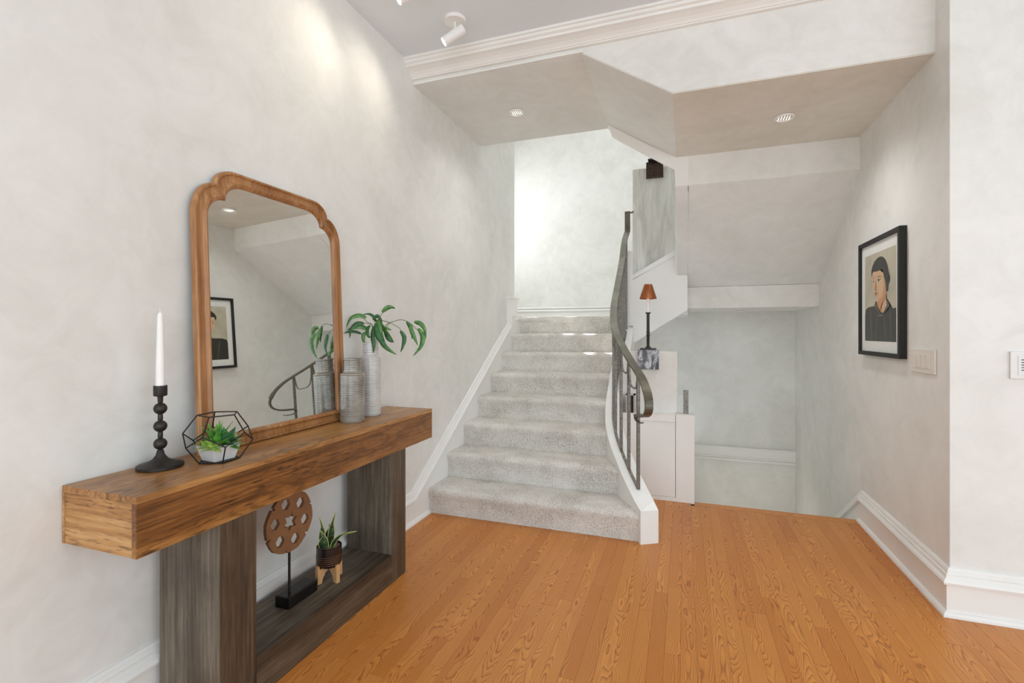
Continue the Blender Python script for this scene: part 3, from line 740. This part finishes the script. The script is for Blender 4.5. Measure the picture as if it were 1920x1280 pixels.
# ================================================================== THINGS ON THE CONSOLE
Z = TZ1
def lobj(name, prof, loc, mat, label, cat, seg=40, **kw):
    o = G().lathe(prof, (0, 0, 0), seg, **kw).build(name, mat, None, smooth=True, loc=loc); tag(o, label, cat); return o
def ball(zc, r, n=8): return [(r * math.cos(a), zc + r * math.sin(a)) for a in [(-PI / 2 + 0.32) + k / n * (PI - 0.64) for k in range(n + 1)]]
prof = [(0.060, 0.0), (0.0625, 0.002), (0.0625, 0.010), (0.058, 0.0125), (0.040, 0.017), (0.022, 0.026), (0.012, 0.040), (0.0088, 0.054)] + ball(0.074, 0.0185) + [(0.0072, 0.095), (0.0068, 0.109)] + ball(0.129, 0.0185) + [(0.0072, 0.150), (0.0068, 0.164)] + ball(0.184, 0.0185) + [(0.007, 0.204), (0.0078, 0.221), (0.0175, 0.224), (0.0185, 0.226), (0.0185, 0.256), (0.0145, 0.256), (0.0145, 0.246), (0.001, 0.246)]
lobj('candle_holder', prof, (-1.545, 1.064, Z), M['black'], 'black beaded candle holder at the near end of the console', 'candle holder')
cd = G().lathe([(0.0135, 0.0), (0.0125, 0.02), (0.0118, 0.08), (0.0078, 0.225), (0.0070, 0.232), (0.003, 0.238), (0.0005, 0.240)], (0, 0, 0), 24).tube([(0, 0, 0.238), (0.001, -0.001, 0.243), (-0.002, -0.002, 0.246)], 0.0011, 6).build('taper_candle', M['wax'], None, True, (-1.545, 1.064, Z + 0.2465))
tag(cd, 'tall white taper candle in the black holder', 'candle')
# geometric wire terrarium
TC = Vector((-1.450, 1.188, Z))
ter = tag(empty('geometric_terrarium', TC), 'black wire geometric terrarium around the potted succulents', 'terrarium')
fwd = Vector((-0.334, 0.9424, 0)); rgt = Vector((0.9424, 0.334, 0))
def ring(r, z, ph): return [(-fwd * math.cos(ph + 2 * PI * k / 5) + rgt * math.sin(ph + 2 * PI * k / 5)) * r + Vector((0, 0, z)) for k in range(5)]
ph = 0.10
tp = ring(0.061, 0.152, ph); ur = ring(0.100, 0.096, ph); lr = ring(0.100, 0.060, ph + PI / 5); bt = ring(0.061, 0.003, ph + PI / 5)
g = G(); E_ = []
for k in range(5):
    n = (k + 1) % 5; E_ += [(tp[k], tp[n]), (bt[k], bt[n]), (tp[k], ur[k]), (lr[k], bt[k]), (ur[k], lr[k]), (lr[k], ur[n])]
for a, b in E_: g.tube([a, b], 0.0021, 6)
g.build('wire_frame', M['wire'], ter)
G().add([tuple(v) for v in ring(0.059, 0.0015, ph + PI / 5)] + [tuple(v) for v in ring(0.059, 0.004, ph + PI / 5)], [(0, 1, 2, 3, 4), (9, 8, 7, 6, 5)] + [(k, (k + 1) % 5, 5 + (k + 1) % 5, 5 + k) for k in range(5)]).build('base_plate', M['wire'], ter)
suc = tag(empty('potted_succulents', TC + Vector((0.0, 0.0, 0.0045)), math.radians(-6)), 'mixed green succulents in a small white tapered pot inside the terrarium', 'plant')
def frustum(g, a, b, c, d, z0, z1, mi=0):
    vs = [(sx * a, sy * b, z0) for sx, sy in ((-1, -1), (1, -1), (1, 1), (-1, 1))] + [(sx * c, sy * d, z1) for sx, sy in ((-1, -1), (1, -1), (1, 1), (-1, 1))]
    return g.add(vs, [(3, 2, 1, 0), (0, 1, 5, 4), (1, 2, 6, 5), (2, 3, 7, 6), (3, 0, 4, 7)], mi)
g = frustum(G(), 0.032, 0.034, 0.042, 0.050, 0.0, 0.050)
g.add([(sx * 0.038, sy * 0.046, 0.050) for sx, sy in ((-1, -1), (1, -1), (1, 1), (-1, 1))] + [(sx * 0.042, sy * 0.050, 0.050) for sx, sy in ((-1, -1), (1, -1), (1, 1), (-1, 1))] + [(sx * 0.037, sy * 0.045, 0.044) for sx, sy in ((-1, -1), (1, -1), (1, 1), (-1, 1))], [(k, (k + 1) % 4, 4 + (k + 1) % 4, 4 + k) for k in range(4)] + [(8 + k, 8 + (k + 1) % 4, (k + 1) % 4, k) for k in range(4)])
g.build('pot', M['ceramic'], suc)
G().box(-0.037, 0.037, -0.045, 0.045, 0.040, 0.045).build('soil', M['gravel'], suc)
def fleshy(g, base, d, L, w, th_, bend=0.3, mi=0):
    base = Vector(base); d = Vector(d).normalized(); side = d.cross(Vector((0, 0, 1)));
    if side.length < 0.1: side = Vector((1, 0, 0))
    side.normalize(); nn = side.cross(d).normalized(); N = 6; rows = []
    for i in range(N + 1):
        t_ = i / N; c = base + d * L * t_ + Vector((0, 0, -1)) * bend * L * t_ * t_ * 0.5
        ww = w * (math.sin(PI * min(1, t_ * 0.9 + 0.18)) ** 0.8) * (1 if t_ < 1 else 0.04); hh = th_ * (1 - 0.8 * t_)
        rows.append([c + side * ww, c + nn * hh * 0.3, c - side * ww, c - nn * hh])
    vs = [v for r in rows for v in r]; fs = []
    for i in range(N):
        for k in range(4): fs.append((i * 4 + k, i * 4 + (k + 1) % 4, i * 4 + 4 + (k + 1) % 4, i * 4 + 4 + k))
    fs += [(0, 1, 2, 3), tuple(N * 4 + k for k in range(4))]
    g.add(vs, fs, mi)
def rosette(center, n, L, w, mat, tilt0, tilt1, name='rosette', th_=0.004):
    center = (center[0] * 1.15, center[1] * 1.15, center[2]); L *= 1.32; w *= 1.35; th_ *= 1.3
    g = G()
    for k in range(n):
        a = k * 2.39996; t_ = k / n; el = math.radians(tilt0 + (tilt1 - tilt0) * t_)
        d = Vector((math.cos(a) * math.cos(el), math.sin(a) * math.cos(el), math.sin(el)))
        fleshy(g, center, d, L * (0.75 + 0.35 * (1 - t_)), w, th_)
    g.build(name, mat, suc, smooth=True)
rosette((0.0, -0.030, 0.045), 22, 0.034, 0.009, M['suc2'], 5, 80)
rosette((0.012, -0.012, 0.046), 9, 0.062, 0.009, M['suc1'], 35, 85)
rosette((0.008, 0.014, 0.046), 11, 0.066, 0.011, M['suc3'], 18, 80)
rosette((-0.010, 0.034, 0.048), 20, 0.040, 0.011, M['suc2'], 5, 80)
rosette((-0.022, -0.020, 0.048), 14, 0.040, 0.008, M['suc4'], 10, 80)
rosette((-0.012, 0.002, 0.048), 10, 0.074, 0.006, M['suc1'], 50, 88)
rosette((0.026, -0.034, 0.044), 12, 0.030, 0.009, M['suc2'], 0, 60)
rosette((0.026, 0.018, 0.044), 12, 0.034, 0.008, M['suc1'], -5, 60)
# ribbed vases
def vase(name, loc, r, h, zsh, rn, mat, label):
    prof = [(r * 0.93, 0.0), (r * 0.96, 0.004)]
    step = 0.0082; z = 0.008
    while z < zsh - 0.012:
        prof += [(r, z), (r, z + step * 0.62), (r - 0.0016, z + step * 0.80)]; z += step
    prof += [(r, zsh - 0.006), (r * 0.95, zsh), (rn + 0.004, zsh + 0.004), (rn, zsh + 0.010)]
    z = zsh + 0.014
    while z < h - 0.012:
        prof += [(rn, z), (rn, z + step * 0.62), (rn - 0.0014, z + step * 0.80)]; z += step
    prof += [(rn + 0.003, h - 0.006), (rn + 0.003, h - 0.001), (rn, h), (rn - 0.005, h - 0.002), (rn - 0.006, h - 0.06), (0.001, h - 0.07)]
    o = G().lathe(prof, (0, 0, 0), 48).build(name, mat, None, True, loc); tag(o, label, 'vase'); return o
V1 = (-1.484, 1.918, Z); V2 = (-1.512, 2.100, Z)
vase('ribbed_vase', V1, 0.0565, 0.300, 0.229, 0.0405, M['glaze_dark'], 'short taupe ribbed ceramic vase beside the mirror, standing empty')
vase('ribbed_vase', V2, 0.0510, 0.380, 0.300, 0.0395, M['glaze_light'], 'tall pale grey ribbed vase holding the leafy branch')
# leafy branch in the tall vase
br = tag(empty('leafy_branch', (V2[0], V2[1], Z + 0.32)), 'green branch of long drooping leaves in the tall grey vase', 'plant')
def V(du, dv, dep=0.0):
    """metres right / up from the vase mouth, and depth towards the viewer"""
    return rgt * du - fwd * dep + Vector((0, 0, dv + 0.06))
px = 1 / 366.0
def leaf(pts, w, mat, name='leaf'):
    P_ = smooth_path([V(*p) for p in pts], 5); n = len(P_); vs = []; fs = []
    for i, p in enumerate(P_):
        t_ = i / (n - 1); d = (P_[min(i + 1, n - 1)] - P_[max(i - 1, 0)]).normalized()
        side = d.cross(-fwd); side = (side + fwd * 0.35).normalized(); nn = side.cross(d).normalized()
        ww = w * (math.sin(PI * (0.04 + 0.96 * t_) ** 0.75) ** 0.9 if t_ < 1 else 0.02)
        vs += [p - side * ww, p + nn * ww * 0.35, p + side * ww]
    for i in range(n - 1): fs += [(i * 3, i * 3 + 1, i * 3 + 4, i * 3 + 3), (i * 3 + 1, i * 3 + 2, i * 3 + 5, i * 3 + 4)]
    o = G().add(vs, fs).build(name, mat, br, smooth=True)
    return o
def U(u, v, d=0.0): return ((u - 695) * px, (638.4 - v) * px, d)
def stem(pts, r=0.0016):
    P_ = smooth_path([V(*p) for p in pts], 5); G().tube(P_, r, 6).build('stem', M['stem'], br, smooth=True)
stem([U(696, 650), U(702, 615, .01), U(708, 603, .02), U(722, 585, .03)])
stem([U(697, 650), U(706, 606, .01), U(712, 600, .02), U(735, 605, .05)], 0.0022)
stem([U(694, 650), U(703, 612, 0), U(698, 592, 0), U(690, 588, .0), U(680, 591, .0)])
stem([U(693, 650), U(700, 612, .01), U(692, 605, .02), U(684, 596, .03)])
stem([U(696, 650), U(722, 612, .02), U(745, 602, .04), U(758, 600, .05), U(772, 606, .05), U(788, 620, .06)])
stem([U(697, 650), U(728, 609, .01), U(742, 610, .02), U(752, 616, .03), U(757, 624, .04)])
stem([U(695, 650), U(700, 613, .02), U(690, 606, .04), U(684, 609, .05)])
L1, L2 = M['leaf'], M['leaf_dark']
leaf([U(719, 586, .03), U(728, 578, .03), U(736, 576, .03), U(743, 579, .02)], 0.012, L1)
leaf([U(689, 596, .02), U(676, 592, .03), U(662, 598, .04), U(655, 615, .05)], 0.012, L1)
leaf([U(706, 603, .01), U(702, 594, .02), U(694, 589, .02), U(682, 590, .02)], 0.008, L2)
leaf([U(686, 607, .03), U(674, 607, .04), U(664, 618, .05), U(663, 635, .06)], 0.012, L2)
leaf([U(692, 618, .01), U(680, 613, .02), U(668, 614, .03), U(655, 619, .04)], 0.013, L1)
leaf([U(679, 626, .01), U(668, 622, .02), U(658, 622, .03), U(649, 625, .04)], 0.008, L2)
leaf([U(691, 624, .03), U(686, 628, .04), U(687, 638, .045), U(689, 639, .045)], 0.013, L1)
leaf([U(697, 610, .03), U(693, 618, .04), U(696, 630, .05), U(701, 632, .05)], 0.011, L2)
leaf([U(704, 612, .03), U(703, 628, .04), U(706, 648, .05), U(705, 662, .05)], 0.014, L2)
leaf([U(713, 601, .04), U(716, 622, .05), U(726, 647, .06), U(749, 664, .06)], 0.020, L1)
leaf([U(709, 607, .05), U(712, 624, .06), U(722, 640, .07), U(730, 652, .07)], 0.017, L2)
leaf([U(722, 622, .01), U(728, 632, .02), U(733, 638, .02), U(738, 642, .02)], 0.012, L2)
leaf([U(720, 617, .01), U(726, 615, .02), U(731, 617, .02), U(736, 619, .02)], 0.008, L1)
leaf([U(754, 620, .04), U(761, 632, .04), U(760, 646, .05), U(755, 660, .05)], 0.013, L2)
leaf([U(766, 603, .05), U(772, 612, .05), U(776, 624, .05), U(776, 636, .05)], 0.011, L2)
leaf([U(773, 607, .05), U(776, 620, .06), U(782, 634, .06), U(788, 648, .06)], 0.013, L1)
leaf([U(780, 604, .05), U(792, 607, .06), U(800, 618, .06), U(802, 636, .06)], 0.013, L1)
leaf([U(788, 616, .06), U(797, 630, .07), U(794, 648, .07), U(779, 667, .07)], 0.015, L1)
leaf([U(712, 603, .0), U(722, 622, -.01), U(730, 634, -.02), U(737, 643, -.02)], 0.012, L1)
leaf([U(698, 600, -.01), U(705, 592, -.02), U(712, 600, -.02), U(714, 612, -.02)], 0.010, L2)

# ================================================================== THINGS ON THE LOWER SHELF
ZB = 0.1355
scu = tag(empty('disc_sculpture', (-1.462, 1.545, ZB)), 'carved wooden openwork disc on a black stand, on the lower shelf', 'sculpture')
BY = (-0.085, 0.085)
G().box(-0.034, 0.034, -0.078, 0.078, 0.0, 0.045, bev=0.004).build('base', M['black_stone'], scu)
G().box(-0.003, 0.003, -0.044, -0.036, 0.045, 0.23).build('rod', M['black'], scu)
# disc: seven-lobed outline built on a triangulated plate with hexagon holes and a star hole
bm = bmesh.new()
RD = 0.118
def loop(pts, cy, cz):
    vs = [bm.verts.new((0, cy + a, cz + b)) for a, b in pts]
    return [bm.edges.new((vs[i], vs[(i + 1) % len(vs)])) for i in range(len(vs))]
out = []
for k in range(6):
    a0 = math.radians(60 * k + 18)
    for da, rr in ((2, 0.93), (3, 0.99), (18, 1.0), (30, 1.02), (42, 1.0), (57, 0.99), (58, 0.93), (59.5, 0.86)):
        a = a0 + math.radians(da); out.append((RD * rr * math.cos(a), RD * rr * math.sin(a)))
edges = loop(out, 0, 0)
for k in range(6):
    a = math.radians(60 * k + 48); cy, cz = 0.078 * math.cos(a), 0.078 * math.sin(a)
    edges += loop([(0.0225 * math.cos(a + PI / 3 * j), 0.0225 * math.sin(a + PI / 3 * j)) for j in range(6)], cy, cz)
st = []
for j in range(12):
    a = math.radians(30 * j + 18); r = 0.037 if j % 2 == 0 else 0.0205; st.append((r * math.cos(a), r * math.sin(a)))
edges += loop(st, 0, 0)
bmesh.ops.triangle_fill(bm, edges=edges, use_beauty=True)
ret = bmesh.ops.extrude_face_region(bm, geom=bm.faces[:])
for e in ret['geom']:
    if isinstance(e, bmesh.types.BMVert): e.co.x += 0.014
for v in bm.verts: v.co += Vector((-0.007, -0.040, 0.322))
g = G(); g.from_bm(bm); g.build('carved_disc', M['carved'], scu)
pst = tag(empty('plant_stand', (-1.447, 1.714, ZB), -0.24), 'pale wooden four-legged stand under the striped pot', 'stand')
for k in range(2):
    g = G(); arch = [(-0.050, 0), (-0.034, 0), (-0.030, 0.016), (-0.020, 0.032), (-0.008, 0.040), (0.008, 0.040), (0.020, 0.032), (0.030, 0.016), (0.034, 0), (0.050, 0), (0.050, 0.062), (0.044, 0.062), (0.042, 0.050), (-0.042, 0.050), (-0.044, 0.062), (-0.050, 0.062)]
    if k == 0: g.prism(arch, XZ, -0.007, 0.007)
    else: g.prism(arch, YZ, -0.007, 0.007)
    g.build('crossed_leg', M['pale_wood'], pst)
pst.scale = (1.22,) * 3
pp = tag(empty('potted_snake_plant', (-1.447, 1.714, ZB + 0.0615)), 'small snake plant in a dark pot ringed with bronze bands', 'plant')
rp = 0.0415
prof = [(0.033, 0.0), (0.038, 0.004), (0.0408, 0.012), (rp, 0.02), (rp, 0.078), (rp - 0.003, 0.080), (rp - 0.004, 0.070), (0.001, 0.069)]
G().lathe(prof, (0, 0, 0), 40).build('pot', M['pot_black'], pp, smooth=True)
g = G()
for zz in (0.014, 0.022, 0.030, 0.038, 0.046): g.lathe([(rp + 0.0002, zz - 0.0012), (rp + 0.0012, zz), (rp + 0.0002, zz + 0.0012)], (0, 0, 0), 40, cap=False)
g.build('band', M['pot_band'], pp, smooth=True)
G().lathe([(rp - 0.005, 0.068), (rp - 0.005, 0.0735), (0.001, 0.074)], (0, 0, 0), 24).build('gravel', M['gravel'], pp)
def snake_leaf(pts, w):
    P_ = smooth_path([rgt * a - fwd * c + Vector((0, 0, b)) for a, b, c in pts], 5); n = len(P_); v1 = []; f1 = []; g2 = G()
    el, er = [], []
    for i, p in enumerate(P_):
        t_ = i / (n - 1); d = (P_[min(i + 1, n - 1)] - P_[max(i - 1, 0)]).normalized(); side = d.cross(-fwd).normalized(); side = (side + fwd * 0.4 * math.sin(t_ * 5)).normalized()
        nn = side.cross(d).normalized(); ww = w * max(0.03, (1 - t_ ** 2.2)) * (0.75 + 0.5 * math.sin(PI * min(1, t_ * 1.4)))
        v1 += [p - side * ww, p + nn * ww * 0.45, p + side * ww]; el.append(p - side * ww); er.append(p + side * ww)
    for i in range(n - 1): f1 += [(i * 3, i * 3 + 1, i * 3 + 4, i * 3 + 3), (i * 3 + 1, i * 3 + 2, i * 3 + 5, i * 3 + 4)]
    lf = G().add(v1, f1).build('leaf', M['snake'], pp, smooth=True)
    G().tube(el, 0.0012, 5).tube(er, 0.0012, 5).build('leaf_margin', M['snake_edge'], lf)
snake_leaf([(-0.020, 0.070, 0), (-0.024, 0.11, 0), (-0.024, 0.15, 0), (-0.034, 0.19, 0)], 0.009)
snake_leaf([(0.000, 0.070, -.01), (0.004, 0.12, -.01), (0.008, 0.16, -.01), (0.020, 0.205, -.01)], 0.009)
snake_leaf([(-0.010, 0.070, .015), (-0.012, 0.095, .02), (-0.010, 0.12, .02), (-0.022, 0.145, .02)], 0.014)
snake_leaf([(0.012, 0.070, .01), (0.024, 0.10, .01), (0.050, 0.125, .01), (0.098, 0.138, .01)], 0.006)
snake_leaf([(-0.006, 0.070, -.015), (-0.010, 0.11, -.02), (-0.004, 0.135, -.02), (-0.008, 0.155, -.02)], 0.009)

pp.scale = (1.25, 1.25, 1.08)
# ================================================================== RIGHT WALL
py0, py1, pz0, pz1 = 2.990, 3.608, 1.064, 1.744
fr = tag(empty('framed_portrait', (XR, 3.299, pz0)), 'black framed painted portrait of a dark-haired woman in black collar', 'picture')
g = G()
fwid = 0.024
for (a, b, c, d) in ((py0, py1, pz0, pz0 + fwid), (py0, py1, pz1 - fwid, pz1), (py0, py0 + fwid, pz0 + fwid, pz1 - fwid), (py1 - fwid, py1, pz0 + fwid, pz1 - fwid)):
    g.box(XR - 0.034, XR - 0.001, a, b, c, d, bev=0.001)
part(g, 'frame', M['frame_black'], fr)
part(G().box(XR - 0.020, XR - 0.002, py0 + 0.02, py1 - 0.02, pz0 + 0.02, pz1 - 0.02), 'mat', M['mat'], fr)
ya, yb, za, zb = py1 - 0.078, py0 + 0.075, pz1 - 0.085, pz0 + 0.085
def sp(x, y):
    """portrait sketch coordinates -> s,t"""
    s_ = (x - 155) / 210.0; top = 300 - 85 * s_; bot = 980 + 12 * s_; t_ = (y - top) / (bot - top)
    s_ = min(1, max(0, s_)); t_ = min(1, max(0, t_))
    return s_, t_
PC = [('bg', srgb(186, 180, 160)), ('hair', srgb(40, 38, 32)), ('skin', srgb(206, 170, 134)), ('shade', srgb(196, 142, 100)), ('dress', srgb(54, 52, 45)), ('eye', srgb(70, 60, 50)), ('lip', srgb(170, 112, 96)), ('white', srgb(214, 208, 196)), ('fold', srgb(84, 82, 75)), ('button', srgb(150, 148, 140))]
pm = []; pidx = {}
for i, (nm, c) in enumerate(PC):
    tt = NT('portrait_' + nm, 0.3, spec=0.3); nz = tt.noise(tt.coord(), 14 if nm != 'bg' else 3.5, 4, 0.6)
    k = 0.10 if nm != 'bg' else 0.22
    tt.col(tt.ramp(nz, [(0.3, tuple(x_ * (1 - k) for x_ in c[:3]) + (1,)), (0.7, tuple(min(1, x_ * (1 + k)) for x_ in c[:3]) + (1,))])); pm.append(tt.m); pidx[nm] = i
g = G(); layer = [0]
def shape(nm, pts):
    layer[0] += 1; xx = XR - 0.0203 - layer[0] * 0.00012
    vs = []
    for x_, y_ in pts:
        s_, t_ = sp(x_, y_); vs.append((xx, ya + (yb - ya) * s_, za + (zb - za) * t_))
    bm_ = bmesh.new(); bv = [bm_.verts.new(v) for v in vs]; f_ = bm_.faces.new(bv); bmesh.ops.triangulate(bm_, faces=[f_]); g.from_bm(bm_, pidx[nm])
def ell(cx, cy, rx, ry, n=12, rot=0): return [(cx + rx * math.cos(2 * PI * k / n), cy + ry * math.sin(2 * PI * k / n) + rot * rx * math.cos(2 * PI * k / n)) for k in range(n)]
shape('bg', [(155, 300), (365, 215), (365, 992), (155, 980)])
shape('dress', [(150, 980), (150, 770), (160, 728), (180, 708), (205, 702), (228, 698), (236, 660), (262, 668), (305, 640), (314, 650), (326, 690), (346, 722), (365, 716), (365, 995)])
for a, b in (((192, 740), (205, 975)), ((240, 770), (232, 975)), ((285, 780), (300, 985)), ((330, 760), (335, 985))):
    shape('fold', [a, (a[0] + 6, a[1]), (b[0] + 5, b[1]), b])
shape('skin', [(240, 640), (305, 560), (304, 640), (312, 690), (286, 757), (270, 748), (252, 710), (243, 680)])
shape('shade', [(240, 640), (300, 600), (304, 640), (290, 668), (272, 700), (286, 757), (268, 745), (252, 710), (243, 680)])
shape('skin', [(211, 425), (240, 416), (266, 400), (285, 395), (292, 450), (302, 510), (303, 580), (286, 630), (262, 662), (246, 668), (234, 650), (226, 600), (219, 560), (213, 525), (208, 480)])
shape('shade', [(290, 470), (302, 510), (303, 580), (286, 630), (262, 662), (246, 668), (262, 648), (280, 600), (290, 540)])
shape('hair', [(204, 440), (205, 410), (212, 375), (228, 335), (248, 308), (268, 297), (286, 303), (302, 328), (314, 375), (320, 425), (330, 465), (329, 500), (319, 530), (318, 578), (308, 584), (303, 560), (301, 510), (292, 470), (286, 430), (282, 402), (266, 410), (248, 416), (236, 420), (222, 417), (213, 430), (210, 470)])
shape('white', ell(224, 500, 7, 7)); shape('white', ell(260, 492, 13, 8, rot=-0.15))
shape('eye', ell(222, 501, 4, 6)); shape('eye', ell(257, 492, 6, 8))
shape('eye', [(246, 484), (258, 478), (272, 480), (274, 484), (258, 482), (247, 488)]); shape('eye', [(216, 494), (224, 490), (231, 494), (224, 493)])
shape('eye', [(244, 470), (252, 458), (266, 454), (280, 464), (266, 459), (252, 463)]); shape('eye', [(213, 478), (222, 470), (231, 478), (222, 474)])
shape('shade', [(238, 490), (242, 500), (236, 540), (238, 560), (232, 572), (230, 560), (234, 530)])
shape('eye', [(230, 568), (238, 566), (242, 571), (236, 573)])
shape('lip', [(230, 592), (238, 586), (244, 588), (252, 588), (246, 602), (236, 610), (231, 604)]); shape('eye', [(230, 597), (240, 595), (251, 590), (240, 598)])
shape('fold', [(236, 660), (246, 690), (268, 752), (262, 760), (240, 715), (228, 698)]); shape('fold', [(305, 640), (322, 668), (330, 700), (300, 750), (286, 757), (312, 695)])
for cx, cy in ((262, 776), (272, 776), (284, 776)): shape('button', ell(cx, cy, 4, 5, 8))
for cy in (840, 900): shape('fold', ell(272, cy, 4, 7, 8))
to_local(g, fr); g.build('print', pm, fr)

sw = tag(empty('light_switch_plate', (XR, 2.812, 1.066)), 'almond four-gang rocker switch plate right of the portrait', 'switch')
part(G().box(XR - 0.009, XR - 0.0005, 2.684, 2.941, 1.009, 1.122, bev=0.003), 'plate', M['plate'], sw)
for k in range(4):
    yy = 2.740 + k * 0.048
    part(G().box(XR - 0.0125, XR - 0.008, yy - 0.0165, yy + 0.0165, 1.033, 1.098, bev=0.0015), 'rocker', M['plate'], sw)
wp = tag(empty('slotted_wall_plate', (1.305, YF, 1.066)), 'white wall plate with dark slots at the right edge', 'switch')
part(G().box(1.262, 1.375, YF - 0.009, YF, 1.010, 1.122, bev=0.003), 'plate', M['plate_w'], wp)
part(G().box(1.286, 1.352, YF - 0.011, YF - 0.008, 1.024, 1.106, bev=0.001), 'insert', M['plate_w'], wp)
for k in range(5):
    part(G().box(1.296, 1.309, YF - 0.0118, YF - 0.0105, 1.044 + k * 0.0105, 1.0475 + k * 0.0105), 'slot', M['slot'], wp)
